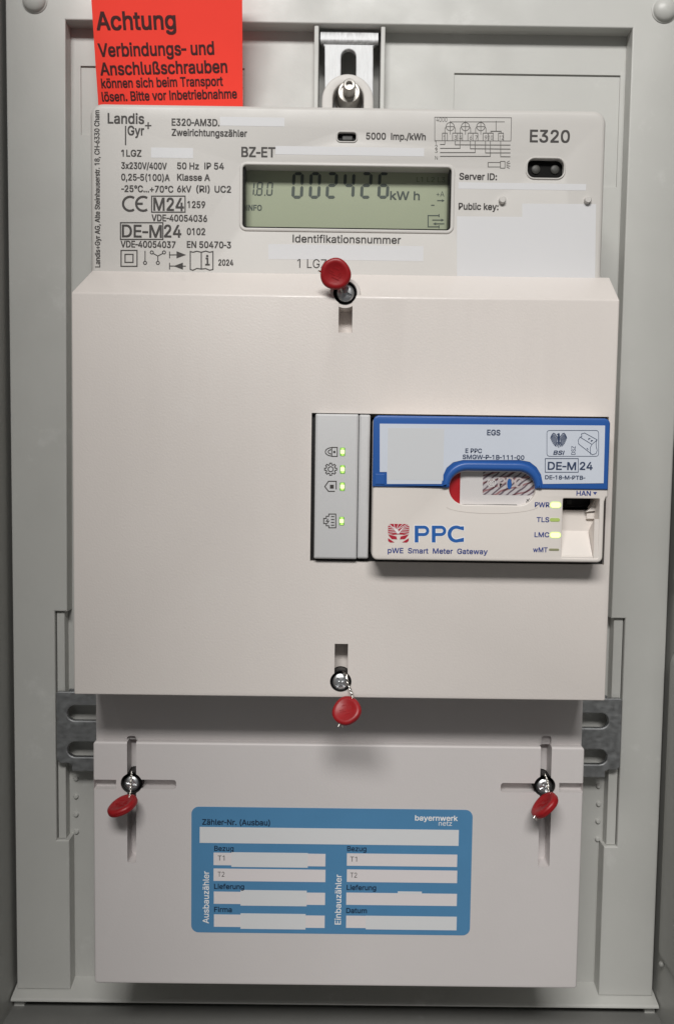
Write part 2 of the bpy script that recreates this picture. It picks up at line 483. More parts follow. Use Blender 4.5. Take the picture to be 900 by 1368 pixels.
# ------------------------------------------------------------------ the cabinet
xl = at(13.5, 500, 0).x; xr = at(885, 960, 0).x
zled = at(450, 1330, 0).z
zfl = at(450, 1348, 0).z
wl = xl - 0.0016; wr = xr + 0.0017
cab = thing("meter_cabinet", (0, 0.02, zfl), "grey plastic cabinet shell with side walls and floor around the meter board", "cabinet")
ztop = 0.235
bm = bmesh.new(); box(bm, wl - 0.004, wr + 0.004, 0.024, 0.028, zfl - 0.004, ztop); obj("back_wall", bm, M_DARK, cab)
bm = bmesh.new(); box(bm, wl - 0.004, wl, -0.31, 0.024, zfl, ztop); obj("side_wall", bm, M_WALL, cab)  # left wall carried far forward, out of view, to shade the board's left
bm = bmesh.new(); box(bm, wr, wr + 0.004, -0.17, 0.024, zfl, ztop); obj("side_wall", bm, M_WALL, cab)
bm = bmesh.new(); box(bm, wl - 0.004, wr + 0.004, -0.17, 0.024, zfl - 0.004, zfl); obj("floor_panel", bm, mat("shaded_floor_plastic", srgb(122, 122, 119), 0.45, grain=0.00002, gscale=700, var=0.05, scuff=0.15), cab)  # floor colour darkened to stand in for the shade on it
# rounded moulded ribs on the right wall
def wall_rib(z0, z1):
    bm = bmesh.new(); n = 8; y0, y1, t = -0.028, -0.0035, 0.0032
    prof = []
    for i in range(n + 1):
        a = math.pi * i / n
        prof.append(((y0 + y1) / 2 - (y1 - y0) / 2 * math.cos(a), t * min(1, 1.6 * math.sin(a))))
    rows = []
    for z, s in ((z0, 0.0), (z0 + 0.0022, 0.75), (z0 + 0.005, 1.0), (z1 - 0.005, 1.0), (z1 - 0.0022, 0.75), (z1, 0.0)):
        rows.append([bm.verts.new((wr + 0.0006 - d * s, y, z)) for y, d in prof])
    for a, b in zip(rows, rows[1:]):
        for i in range(n): bm.faces.new((a[i], a[i + 1], b[i + 1], b[i]))
    bmesh.ops.recalc_face_normals(bm, faces=bm.faces[:])
    obj("moulded_rib", bm, M_WALL, cab, smooth=60)
wall_rib(at(890, 1292, -0.01).z, at(890, 872, -0.01).z)
wall_rib(at(897, 792, -0.01).z, at(897, 560, -0.01).z)
bm = bmesh.new()
p = at(882, 1288, -0.008)
bmesh.ops.create_uvsphere(bm, u_segments=14, v_segments=8, radius=0.0011, matrix=Matrix.Translation((wr - 0.0016, -0.008, p.z)))
obj("rib_knob", bm, M_WALL, cab, smooth=60)

# ------------------------------------------------------------------ the mounting board
board = thing("mounting_board", (0, 0.004, zled), "pale grey moulded mounting board with recessed panel, ribs and side strips behind the meter", "mounting board")
zT = 0.1702
xL, xR = -0.1022, 0.1082
zs = (at(80, 815, 0).z + at(826, 828, 0).z) / 2
ze = (at(84, 1122, 0).z + at(815, 1132, 0).z) / 2
xL2, xR2 = at(74.5, 960, 0).x, at(830, 960, 0).x
xL3, xR3 = at(93.5, 1220, 0).x, at(803, 1220, 0).x
xLs, xRs = at(89, 700, 0).x, at(818.5, 760, 0).x
zb = at(450, 1326, 0).z
PY = 0.0065
outer = [(xl, zb), (xl, ztop), (xr, ztop), (xr, zb), (xR3, zb), (xR3, ze), (xR2, ze), (xR2, zs), (xRs, zs), (xR, zT), (xL, zT), (xLs, zs), (xL2, zs), (xL2, ze), (xL3, ze), (xL3, zb)]
bm = bmesh.new(); plate(bm, outer, [], 0.0, PY, 0.0005)
obj("frame", bm, M_BOARD, board)
# side strips, set back in the frame
for a, b in ((xL2 + 0.0003, at(88, 960, 0.002).x), (at(814.5, 960, 0.002).x, xR2 - 0.0003)):
    bm = bmesh.new(); plate(bm, rloop(a, ze + 0.0001, b, zs - 0.0003), [], 0.0016, PY, 0.0003)
    obj("guide_strip", bm, M_BOARD, board)
# recessed panel with an opening for the hanger, and shallow inset fields
hx0, hx1 = at(425.3, 90, PY).x, at(508.5, 90, PY).x
zh = at(450, 175, PY).z
inL = prect(108, 88, 326, 183, PY); inR = prect(606.5, 97.5, 823, 250, PY)
pan = [(xL2 - 0.001, zb), (xR2 + 0.001, zb), (xR2 + 0.001, zT + 0.002), (hx1, zT + 0.002), (hx1, zh), (hx0, zh), (hx0, zT + 0.002), (xL2 - 0.001, zT + 0.002)]
bm = bmesh.new(); plate(bm, pan, [inL, inR], PY, PY + 0.006, 0, 0.0001)
obj("recessed_panel", bm, M_BOARD, board)
for l in (inL, inR):
    bm = bmesh.new(); plate(bm, orient(l, True), [], PY + 0.0007, PY + 0.004, 0)
    obj("inset_field", bm, M_BOARD, board)
bm = bmesh.new(); plate(bm, rloop(hx0 - 0.001, zh, hx1 + 0.001, zT + 0.001), [], 0.0150, 0.0170, 0); obj("hanger_pocket", bm, M_BOARD, board)
for a, b in ((419.2, 425.3), (508.0, 513.8)):
    x0, x1 = at(a, 90, 0.001).x, at(b, 90, 0.001).x
    bm = bmesh.new(); plate(bm, rloop(x0, zh, x1, zT), [], 0.0009, 0.020, 0.0003)
    obj("rib", bm, M_BOARD, board)
for px, py in ((102, 1040), (102, 1064), (102, 1088), (102.5, 1111), (799, 1050), (799, 1074), (798, 1097), (797.5, 1121)):
    p = at(px, py, PY - 0.0004); bm = bmesh.new()
    lathe(bm, [(0.0010, PY + 0.0005), (0.0010, PY - 0.0005), (0.0007, PY - 0.0010), (0, PY - 0.0011)], p.x, p.z, 14)
    obj("stud", bm, M_BOARD, board, smooth=50)
for px, py in ((45.5, -1), (888, 12)):
    p = at(px, py, -0.001); R = 0.0043; bm = bmesh.new()
    prof = [(R + 0.0004, 0.0004), (R + 0.0004, -0.0003), (R, -0.0005)] + [(R * math.cos(a), -0.0005 - 0.0022 * math.sin(a)) for a in (0.25, 0.5, 0.8, 1.1, 1.35)] + [(0, -0.0027)]
    lathe(bm, prof, p.x, p.z, 32); obj("corner_cap", bm, M_BOARD, board, smooth=40)
for a, b in ((90, 150), (760, 813)):
    bm = bmesh.new(); plate(bm, prect(a, 938, b, 1024, 0.0052), [], 0.0052, PY + 0.001, 0.0002); obj("rail_seat", bm, M_BOARD, board)
# sloped ledge along the foot of the board
z1, z2, z3 = at(450, 1322, 0.004).z, at(450, 1340, -0.004).z, at(450, 1344.5, -0.0045).z
bm = bmesh.new()
extrude_x(bm, [(PY + 0.004, zb + 0.0016), (PY - 0.0001, zb + 0.0016), (0.0002, zb - 0.0002), (-0.0035, z2 + 0.0004), (-0.0042, z2 - 0.0001), (-0.0043, z2 - 0.0006), (-0.0035, z2 - 0.0012), (PY + 0.004, z2 - 0.0012)], xl - 0.0010, xr + 0.0012)
obj("foot_ledge", bm, M_BOARD, board)
for sx in (-1, 1):
    bm = bmesh.new(); x = (xl + 0.001) if sx < 0 else (xr - 0.001)
    box(bm, x - 0.002, x + 0.002, -0.0005, 0.010, zfl + 0.00005, z2 - 0.0018); obj("foot", bm, M_BOARD, board)

# ------------------------------------------------------------------ hanger bracket and bolt
hb = thing("hanger_bracket", at(464, 110, 0.012), "bright galvanised slotted hanger bracket between two ribs above the meter", "bracket")
HY = 0.0035
l = ppoly([(433.5, 175), (433.5, 62), (428.5, 56), (427.5, 50), (505.5, 50), (504.5, 56), (498.5, 62), (498.5, 175)], HY)
s = at(465.5, 82, HY); r = 9.6 * (HY - CY) / FPX; s0 = at(465.5, 76, HY).z
slot = [(s.x - r, zh + 0.001), (s.x + r, zh + 0.001)] + [(s.x + r * math.cos(math.radians(a)), s0 + r * math.sin(math.radians(a))) for a in range(0, 181, 15)]
bm = bmesh.new(); plate(bm, l, [slot], HY, HY + 0.0022, 0.0004)
obj("slotted_plate", bm, M_HANG, hb)
pz0, pz1 = at(466, 57, HY).z, at(466, 43, HY).z
xa, xb = at(428, 50, HY).x, at(505, 50, HY).x
prof = [(HY - 0.0002, pz0 - 0.0006), (HY - 0.0012, pz0), (HY - 0.0013, pz0 + 0.0006), (HY - 0.0007, pz1 - 0.0006), (HY - 0.0003, pz1), (HY + 0.002, pz1 + 0.0003), (HY + 0.002, pz0)]
bm = bmesh.new(); extrude_x(bm, prof, xa, xb); obj("folded_lip", bm, M_HANG, hb, smooth=50)

# ------------------------------------------------------------------ cross rail for the lower meter screws
RY = -0.0022
ra, rb = at(75.5, 975, RY), at(829, 985, RY)
zr1 = (at(90, 924, RY).z + at(815, 934, RY).z) / 2; zr0 = (at(110, 1031, RY).z + at(790, 1038, RY).z) / 2
zr2 = (at(84, 1020, RY).z + at(822, 1028, RY).z) / 2
rail = thing("cross_rail", ((ra.x + rb.x) / 2, RY, zr0), "dull grey slotted steel cross rail whose ends show on both sides of the terminal cover", "rail")
def slot_end(x_in, x_out, z0, z1, sgn):
    r = abs(z1 - z0) / 2; zc = (z0 + z1) / 2; xc = x_out - sgn * r
    a = [(xc + sgn * r * math.cos(math.radians(t)), zc + r * math.sin(math.radians(t))) for t in range(-90, 91, 15)]
    return [(x_in, z0)] + a + [(x_in, z1)]
holes = []
for py0, py1 in ((943, 963), (991.5, 1011.5)):
    zA, zB = at(110, py0, RY).z, at(110, py1, RY).z
    holes.append(slot_end(at(160, 975, RY).x, at(90, 975, RY).x, zB, zA, -1))
    zA, zB = at(795, py0 + 10, RY).z, at(795, py1 + 10, RY).z
    holes.append(slot_end(at(745, 975, RY).x, at(812, 975, RY).x, zB, zA, 1))
xi0, xi1 = at(92, 1020, RY).x, at(812, 1030, RY).x
c = 0.0012
outl = [(xi0 + c, zr0), (xi1 - c, zr0), (xi1 - c, zr2 - c * 0.6), (xi1, zr2), (rb.x - c, zr2), (rb.x, zr2 + c), (rb.x, zr1 - c * 0.5), (rb.x - c * 0.5, zr1), (ra.x + c * 0.5, zr1), (ra.x, zr1 - c * 0.5), (ra.x, zr2 + c), (ra.x + c, zr2), (xi0, zr2), (xi0 + c, zr2 - c * 0.6)]
bm = bmesh.new(); plate(bm, outl, holes, RY, RY + 0.0020, 0.0003, 0.0005)
obj("slotted_plate", bm, M_RAIL, rail)
for x0, x1 in ((at(92, 925, RY).x, at(101, 925, RY).x), (at(808, 930, RY).x, at(811, 930, RY).x)):
    bm = bmesh.new(); box(bm, x0, x1, RY + 0.0004, RY + 0.0019, zr1 - 0.0006, zr1 + 0.0009); obj("tab", bm, M_RAIL, rail)

# ------------------------------------------------------------------ neon warning card
zc0 = at(228, 150, -0.006).z
CS = Surf(-0.004, zc0, -0.30)
card = thing("warning_card", CS.at(228, 150), "neon red card with German warning text hanging behind the top left of the meter", "warning card")
def card_pt(px, py): return CS.at(px, py)
bm = bmesh.new()
cl = [card_pt(118.5, -60), card_pt(324.5, -60), card_pt(323.5, 0), card_pt(324, 90), card_pt(324.5, 152), card_pt(132.5, 152), card_pt(127.5, 80), card_pt(122.3, 0)]
fr = [bm.verts.new(p) for p in cl]; bk = [bm.verts.new(p + Vector((0, 0.00035, 0))) for p in cl]
bm.faces.new(fr); bm.faces.new(bk[::-1])
for i in range(len(cl)): bm.faces.new((fr[i], bk[i], bk[(i + 1) % len(cl)], fr[(i + 1) % len(cl)]))
bmesh.ops.recalc_face_normals(bm, faces=bm.faces[:])
obj("card_sheet", bm, M_CARD, card)
text("Achtung", 130.3, 39.8, 235, 19.5, CS, M_CARDINK, card, 0.035, y1=38.6)
text("Verbindungs- und", 132.7, 75.6, 286, 14.5, CS, M_CARDINK, card, 0.034, y1=72.6)
text("Anschlußschrauben", 135.2, 100.4, 303.5, 14.0, CS, M_CARDINK, card, 0.034, y1=96.8)
text("können sich beim Transport", 136.4, 117.6, 297.8, 10.6, CS, M_CARDINK, card, 0.034, y1=114.4)
text("lösen. Bitte vor Inbetriebnahme", 137.2, 135.4, 316.5, 10.6, CS, M_CARDINK, card, 0.034, y1=131.2)

# ------------------------------------------------------------------ electricity meter
MY = -0.045
mx0, mx1, mz1 = -0.0808, 0.0861, 0.12285
meter = thing("electricity_meter", (0.0025, -0.002, 0.02), "light grey electricity meter with green digital display and dense black print", "electricity meter")
dsp = prect(324, 220, 601.5, 308.5, MY, 5); port = prect(704, 211.5, 752.5, 238.5, MY, 9); ledh = prect(450.5, 176.5, 475.8, 189.2, MY, 3.5)
bm = bmesh.new()
plate(bm, rloop(mx0, 0.02, mx1, mz1, 0.0042, 8), [dsp, port, ledh], MY, -0.008, 0.0016, 0.0005, segs=5)
obj("housing", bm, M_METER, meter, smooth=40)
SM = Surf(MY)
# raised rims round the openings
def rim(a, b, c, d, r, w, h, parent, name="bezel", m=None):
    bm = bmesh.new()
    plate(bm, prect(a - w, b - w, c + w, d + w, MY, r + w), [prect(a, b, c, d, MY, r)], MY - h, MY + 0.0002, h * 0.9, h * 0.9, segs=4)
    return obj(name, bm, m or M_METER, parent, smooth=60)
rim(324.5, 220.5, 601, 308, 5, 4.6, 0.0004, meter)
rim(704.5, 212, 752, 238, 9, 2.6, 0.0004, meter)
rim(451, 177, 475.3, 188.8, 3.5, 2.2, 0.0003, meter)
# display
DY = MY + 0.0056
disp = bpy.data.objects.new("display", bpy.data.meshes.new("display"))
bm = bmesh.new(); plate(bm, prect(322, 217, 604, 312, DY, 2), [], DY, DY + 0.001, 0)
disp = obj("display", bm, M_LCD, meter)
bm = bmesh.new(); plate(bm, prect(318, 212, 608, 316, DY), [prect(327.5, 219.5, 598.5, 306.5, MY + 0.001, 3)], MY + 0.0009, DY - 0.0001, 0)
obj("display_surround", bm, M_GLOSSBLK, meter)
SD = Surf(DY)
def seg7(ch, x, y, w, h, t, sl=0.06):
    """photo-space segment polygons of one digit; x, y is its top left"""
    S = {'0': "abcdef", '1': "bc", '2': "abged", '4': "fgbc", '6': "acdefg", '8': "abcdefg"}[ch]
    g = t * 0.12; hh = h / 2; out = []
    def sh(pts): return [(px + (y + h - py) * sl, py) for px, py in pts]
    H = lambda yy: [(x + g + t * .5, yy), (x + g + t, yy - t / 2), (x + w - g - t, yy - t / 2), (x + w - g - t * .5, yy), (x + w - g - t, yy + t / 2), (x + g + t, yy + t / 2)]
    Vv = lambda xx, ya, yb: [(xx, ya + g), (xx + t / 2, ya + g + t / 2), (xx + t / 2, yb - g - t / 2), (xx, yb - g), (xx - t / 2, yb - g - t / 2), (xx - t / 2, ya + g + t / 2)]
    if 'a' in S: out.append(sh(H(y + t / 2)))
    if 'g' in S: out.append(sh(H(y + hh)))
    if 'd' in S: out.append(sh(H(y + h - t / 2)))
    if 'f' in S: out.append(sh(Vv(x + t / 2, y + t * .4, y + hh)))
    if 'b' in S: out.append(sh(Vv(x + w - t / 2, y + t * .4, y + hh)))
    if 'e' in S: out.append(sh(Vv(x + t / 2, y + hh, y + h - t * .4)))
    if 'c' in S: out.append(sh(Vv(x + w - t / 2, y + hh, y + h - t * .4)))
    return out
for ch, x in zip("002426", (389, 412, 434.5, 457.5, 480.5, 503.5)):
    fills(seg7(ch, x, 230, 15.5, 35.5, 4.2, 0.05), SD, M_SEG, disp, "segment_digit")
for ch, x in zip("180", (331, 342, 355.5)):
    fills(seg7(ch, x, 243, 8.2, 18.5, 1.9, 0.08), SD, M_SEG, disp, "segment_digit")
fills([rct(340.2, 259.6, 342, 261.4)[:4], rct(353, 259.8, 354.6, 261.6)[:4]], SD, M_SEG, disp, "decimal_point")
text("kW h", 521, 266.6, 560, 10.5, SD, M_SEG, disp, 0.03)
text("INFO", 330, 281, 349.5, 7.0, SD, M_SEG, disp, 0.035)
text("L1 L2 L3", 556, 243, 594, 6.5, SD, M_SEGDIM, disp)
text("+A", 582.5, 262.5, 593, 6.5, SD, M_SEG, disp)
strokes([[(583.5, 268), (591, 268)], [(575.5, 274.2), (580, 274.2)], [(586, 288), (571.5, 288), (571.5, 303), (586, 303)], [(577, 294), (591, 294)], [(593, 299), (580, 299)], [(586, 286), (586, 290)], [(586, 301), (586, 305)]], 1.3, SD, M_SEG, disp, "display_symbol")
fills([[(590, 266), (593.5, 268), (590, 270)], [(589, 292), (593, 294), (589, 296)], [(582, 297), (578, 299), (582, 301)]], SD, M_SEG, disp, "arrow_symbol")
bm = bmesh.new(); plate(bm, prect(319, 214, 607, 314, MY + 0.0008), [], MY + 0.0006, MY + 0.0008, 0)
obj("display_window", bm, M_PANE, meter)
# optical port
bm = bmesh.new(); plate(bm, prect(698, 206, 759, 244, MY + 0.002), [], MY + 0.0022, MY + 0.003, 0)
pt = obj("optical_port", bm, M_GLOSSBLK, meter)
for px in (715.5, 741):
    p = at(px, 226, MY + 0.0016); bm = bmesh.new()
    lathe(bm, [(0.0014, MY + 0.0023), (0.0014, MY + 0.0018), (0.0011, MY + 0.0016), (0.0006, MY + 0.0015), (0, MY + 0.0015)], p.x, p.z, 20)
    obj("lens", bm, M_LENS, pt, smooth=50)
bm = bmesh.new(); plate(bm, prect(444, 171, 482, 195, MY + 0.002), [], MY + 0.0016, MY + 0.0026, 0)
tl = obj("test_lamp", bm, M_GLOSSBLK, meter)
bm = bmesh.new(); plate(bm, prect(457, 180.5, 471, 188, MY + 0.0012, 2), [], MY + 0.0010, MY + 0.0018, 0.0003)
obj("lamp_lens", bm, M_LENS, tl)
for px, py in ((671, 266.5), (785.2, 266.5)):
    p = at(px, py, MY - 0.0012); bm = bmesh.new()
    lathe(bm, [(0.00115, MY + 0.0002), (0.00115, MY - 0.0011), (0.0009, MY - 0.0014), (0, MY - 0.0014)], p.x, p.z, 18)
    obj("pin", bm, M_METER, meter, smooth=40)
# hanging lug above the housing
p = at(464.2, 134, -0.004); R = 33.5 * (-0.004 - CY) / FPX
bm = bmesh.new()
lug = [(p.x - R, p.z - 0.02), (p.x + R, p.z - 0.02)] + [(p.x + R * math.cos(math.radians(a)), p.z + R * math.sin(math.radians(a))) for a in range(0, 181, 10)]
q = at(465, 131, -0.004); rh = 20.0 * (-0.004 - CY) / FPX
hole = [(q.x - rh, p.z - 0.012), (q.x + rh, p.z - 0.012)] + [(q.x + rh * math.cos(math.radians(a)), q.z + rh * math.sin(math.radians(a))) for a in range(0, 181, 12)]
plate(bm, lug, [hole], -0.004, 0.0030, 0.0006, 0.0005); obj("hanging_lug", bm, M_LUG, meter, smooth=40)
p = at(466.0, 122.5, -0.005)
bolt = thing("hanger_bolt", p, "yellowish steel bolt in the milky hanging lug under the bracket slot", "bolt")
bm = bmesh.new(); lathe(bm, [(0.0056, 0.0085), (0.0056, 0.004), (0.0048, 0.0030), (0.0043, 0.0030)], p.x, p.z, 30); obj("washer", bm, M_BOLT, bolt, smooth=40)
bm = bmesh.new(); lathe(bm, [(0.0042, 0.009), (0.0041, -0.0046), (0.0038, -0.0050), (0.0032, -0.0050), (0.0031, -0.0044), (0.0023, -0.0044)], p.x, p.z, 28); obj("collar", bm, M_BOLT, bolt, smooth=40)
bm = bmesh.new(); lathe(bm, [(0.0023, -0.004), (0.0023, -0.0108), (0.0019, -0.0115), (0.0012, -0.0114), (0.0010, -0.0104), (0, -0.0102)], p.x, p.z, 22); obj("threaded_end", bm, M_BOLT, bolt, smooth=35)
# redaction blocks over the meter print, added as flat sheets
for a, b, c_, d in ((294, 156, 380, 169), (202, 197, 258, 211.5), (368, 195, 566, 209), (358.5, 326, 565, 349), (612, 243.5, 782, 254.5), ):
    sheet(prect(a, b, c_, d, MY), MY, 0.00004, M_PALE, meter, "redaction_patch")
sheet(ppoly([(610, 289), (697, 289.7), (697, 272), (795.5, 272.7), (794, 380), (610, 380)], MY), MY, 0.00004, M_PALE, meter, "redaction_patch")
T = lambda s, x0, y0, x1, cap, b=0.035, **k: text(s, x0, y0, x1, cap, SM, M_INK, meter, b, **k)
T("Landis", 144.5, 164.6, 192.5, 12.6, 0.03); T("Gyr", 171, 180.4, 192.5, 11.5, 0.03)
strokes([[(168, 168), (168, 194)], [(193.8, 167.8), (202.5, 167.8)], [(198.2, 163.2), (198.2, 172.4)]], 1.7, SM, M_INK, meter, "logo_mark")
T("E320-AM3D.", 229.8, 167.6, 293, 8.6); T("Zweirichtungszähler", 229.8, 181.2, 329.8, 8.4)
T("1LGZ", 162.5, 208.8, 189, 8.2); T("BZ-ET", 322.8, 209.3, 367.5, 12.2)
T("3x230V/400V", 162.5, 225.4, 222.8, 8.2); T("50 Hz", 237, 225.8, 265.6, 8.2); T("IP 54", 273.4, 226, 299, 8.2)
T("0,25-5(100)A", 162.5, 240.8, 226.7, 8.2); T("Klasse A", 237, 241, 280.4, 8.2)
T("-25°C...+70°C", 162.5, 256.2, 231.4, 8.2); T("6kV", 237, 256.6, 255.5, 8.2); T("(RI)", 262.5, 256.6, 280, 8.2); T("UC2", 287, 257, 308.4, 8.2)
strokes([arc(174, 272.2, 9.4, 55, 305), arc(191.5, 272.2, 9.4, 55, 305), [(182.5, 272.2), (191, 272.2)]], 3.0, SM, M_INK, meter, "ce_mark")
strokes([rct(202.8, 262, 247.4, 283.4)], 1.5, SM, M_INK, meter, "print_frame"); T("M24", 205.5, 281, 245.5, 16.0, 0.028)
T("1259", 250.8, 277.6, 274, 8.4); T("VDE-40054036", 203, 295.2, 276.5, 8.2)
strokes([rct(161.2, 297.5, 217.8, 319.8)], 1.5, SM, M_INK, meter, "print_frame"); T("DE-M", 163.5, 316.6, 216, 15.6, 0.028); T("24", 219.7, 316.8, 242, 15.6, 0.028)
T("0102", 250, 313.6, 274, 8.4); T("VDE-40054037", 161.7, 330.2, 234.5, 8.2); T("EN 50470-3", 250, 330.8, 308.4, 8.2)
strokes([rct(162, 334.5, 183.3, 355.8), rct(167.3, 339.8, 178, 350.5)], 1.5, SM, M_INK, meter, "insulation_symbol")
strokes([[(194, 335), (194, 349)], ring(194, 351.2, 2.1, 10), ring(203, 337.2, 2.1, 10), ring(219.3, 337.2, 2.1, 10), ring(211.1, 351.2, 2.1, 10), [(204.6, 338.5), (211.1, 342), (217.7, 338.5)], [(211.1, 342), (211.1, 349)]], 1.2, SM, M_INK, meter, "wiring_symbol")
strokes([[(226.7, 336), (226.7, 345)], [(226.7, 340.5), (238, 340.5)], [(226.7, 351), (226.7, 360)], [(226.7, 355.4), (248.5, 355.6)]], 1.2, SM, M_INK, meter, "direction_symbol")
fills([[(236, 335.6), (248.6, 340.5), (236, 345.2)], [(244.5, 350.8), (232, 355.5), (244.5, 360.2)]], SM, M_INK, meter, "direction_arrow")
strokes([[(254.3, 336), (258, 337), (263, 335.6), (269, 337), (275, 335.4), (280, 337), (284.6, 336), (284.6, 360), (280, 361), (275, 358.8), (269, 359.4), (263, 358.6), (258, 361), (254.3, 360), (254.3, 336)], [(269, 337), (269, 359)]], 1.4, SM, M_INK, meter, "manual_symbol")
strokes([[(274.8, 345.3), (277.3, 345.3), (277.3, 353.4)], [(274.2, 353.6), (280.4, 353.6)]], 2.2, SM, M_INK, meter, "information_letter"); fills([ring(277, 342, 1.7, 10)[:-1]], SM, M_INK, meter, "information_letter")
T("2024", 292, 354.6, 311.5, 7.6)
T("Identifikationsnummer", 391, 323.6, 535, 9.6, 0.022)
T("1", 397, 357.8, 401, 11.5, 0); T("LGZ", 410, 358, 436, 11.5, 0)
T("5000  Imp./kWh", 489, 186, 568, 8.2); T("E320", 707.5, 189.6, 760, 15.2, 0.03)
T("Server ID:", 613.3, 239.8, 663, 8.2); T("Public key:", 612.3, 279.8, 665, 8.2)
T("Landis+Gyr AG, Alte Steinhauserstr. 18, CH-6330 Cham", 134, 357, 0, 6.4, 0.03, y1=147.5, up=True)
# wiring diagram, drawn with thin printed lines
K = 6.923
def g(*a): return [(570 + x / K, 150 + y / K) for x, y in a]
dl = [g((72, 45), (780, 50), (775, 265), (72, 262), (72, 45)), g((215, 88), (718, 88))]
for cx in (214, 355, 497):
    dl += [ring(570 + cx / K, 150 + 132 / K, 38 / K, 18), g((cx - 38, 132), (cx + 38, 132)), g((cx, 80), (cx, 205)), g((cx - 38, 132), (cx - 48, 150), (cx - 48, 190)), g((cx + 38, 132), (cx + 48, 150), (cx + 48, 190))]
for x in (142, 236, 282, 378, 424, 518, 566, 660):
    dl.append(g((x, 192), (x, 262))); dl.append(g((x, 192), (x + 46, 192))); dl.append(g((x + 46, 192), (x + 46, 262)))
dl += [g((165, 192), (165, 297), (120, 297)), g((305, 192), (305, 333), (120, 333)), g((445, 262), (445, 372), (120, 372)), g((585, 262), (585, 407), (120, 407)),
       g((260, 262), (260, 300), (770, 303)), g((400, 262), (400, 336), (770, 340)), g((540, 262), (540, 375), (770, 375)), g((680, 262), (680, 410), (770, 411)),
       g((638, 80), (638, 175)), g((590, 192), (590, 175), (684, 175), (684, 192))]
strokes(dl, 0.75, SM, M_INKG, meter, "wiring_diagram")
text("4000", 582.3, 162.6, 597, 5.6, SM, M_INKG, meter)
for s_, x0, x1 in (("1", 591.8, 593.8), ("3", 606.3, 609.8), ("4", 613, 616.6), ("6", 627, 630), ("7", 634.2, 637.6), ("9", 646.8, 650), ("10", 652.2, 657.6), ("12", 666.8, 671.6)):
    text(s_, x0, 186.6, x1, 5.4, SM, M_INKG, meter)
for s_, y in (("1", 193.3), ("2", 198.6), ("3", 204), ("N", 213.2)):
    text(s_, 580.6, y, 584.2 if s_ != "1" else 582.4, 4.6, SM, M_INKG, meter)
strokes([rct(651.5, 217, 668, 223), rct(668, 215.6, 674, 224.6), [(676, 217.5), (680, 215)], [(676, 219.3), (681, 218)], [(676, 221), (681, 222)], [(676, 222.8), (680, 225)]], 0.9, SM, M_INKG, meter, "torch_symbol")

# ------------------------------------------------------------------ cream cover over the meter's lower half
VY = -0.062
vx0, vx1, vz1, vz0 = -0.08200, 0.08682, 0.05943, -0.06648
cover = thing("meter_cover", ((vx0 + vx1) / 2, -0.012, vz0), "cream textured plastic cover with sloped top edge and two keyhole slots holding the gateway", "meter cover")
bA, bB = at(122, 360, -0.0455), at(815.5, 370, -0.0455)
zbt = (bA.z + bB.z) / 2
bm = bmesh.new()
pts = [(vx0, VY, vz1), (vx1, VY, vz1), (vx1 - 0.0002, VY, vz0), (vx0, VY, vz0), (bA.x, -0.0445, zbt), (bB.x, -0.0445, zbt), (vx0 + 0.0003, -0.006, vz0), (vx1 - 0.0003, -0.006, vz0), (bA.x, -0.006, zbt), (bB.x, -0.006, zbt)]
vv = [bm.verts.new(p) for p in pts]
for f in ((0, 1, 2, 3), (4, 5, 1, 0), (8, 9, 5, 4), (3, 2, 7, 6), (6, 7, 9, 8)): bm.faces.new([vv[i] for i in f])
bm.faces.new([vv[i] for i in (0, 3, 6, 8, 4)]); bm.faces.new([vv[i] for i in (1, 5, 9, 7, 2)])
bmesh.ops.recalc_face_normals(bm, faces=bm.faces[:])
me = bpy.data.meshes.new("cover"); bm.to_mesh(me); bm.free()
def cut_box(l, y0, y1):
    b = bmesh.new(); plate(b, l, [], y0, y1, 0, back=True); return b
def cut_cyl(px, py, rpx, Y, y0, y1):
    return cut_box(pcirc(px, py, rpx, Y, 28), y0, y1)
OPEN = prect(416.3, 551.5, 806, 754.5, VY)
cuts = [cut_box(OPEN, -0.07, -0.050),
        cut_cyl(460.8, 391, 15.5, VY, -0.07, -0.0500), cut_box(prect(452.5, 398, 470.2, 444.5, VY), -0.07, -0.0555),
        cut_cyl(455, 910.8, 14.6, VY, -0.07, -0.0500), cut_box(prect(447, 860, 464.2, 902, VY), -0.07, -0.0555)]
me = carve(me, cuts, 0.0006, 3)
link("shell", me, M_CREAM, cover)
p = at(460.8, 391, VY); u = (VY - CY) / FPX
bm = bmesh.new(); lathe(bm, [(15.4 * u, -0.0505), (15.4 * u, -0.0612), (16.0 * u, -0.0616), (19.6 * u, -0.0616), (20.4 * u, -0.0610), (20.6 * u, -0.048)], p.x, p.z, 36)
obj("boss", bm, M_CREAM, cover, smooth=40)
bm = bmesh.new(); plate(bm, OPEN, [], -0.0545, -0.0502, 0); obj("gap_shade_backing", bm, M_BLACK, cover)  # black backing added for the shade in the gap round the modules
bm = bmesh.new(); plate(bm, [(x, z) for x, z in OPEN], [prect(421, 556, 801, 745, VY)], -0.0604, -0.0545, 0); obj("gap_shade_frame", bm, M_BLACK, cover)  # black ring added along the opening, also for the gap's shade

SVV = Surf(VY)
M_SCR = mat("light_scratch", srgb(232, 228, 222), 0.5)
for l in ([(302, 440.2), (306.5, 443)], [(304, 444.5), (309.5, 442.2)], [(300, 442), (302, 444)]):
    strokes([l], 0.9, SVV, M_SCR, cover, "scratch", lift=0.00003)

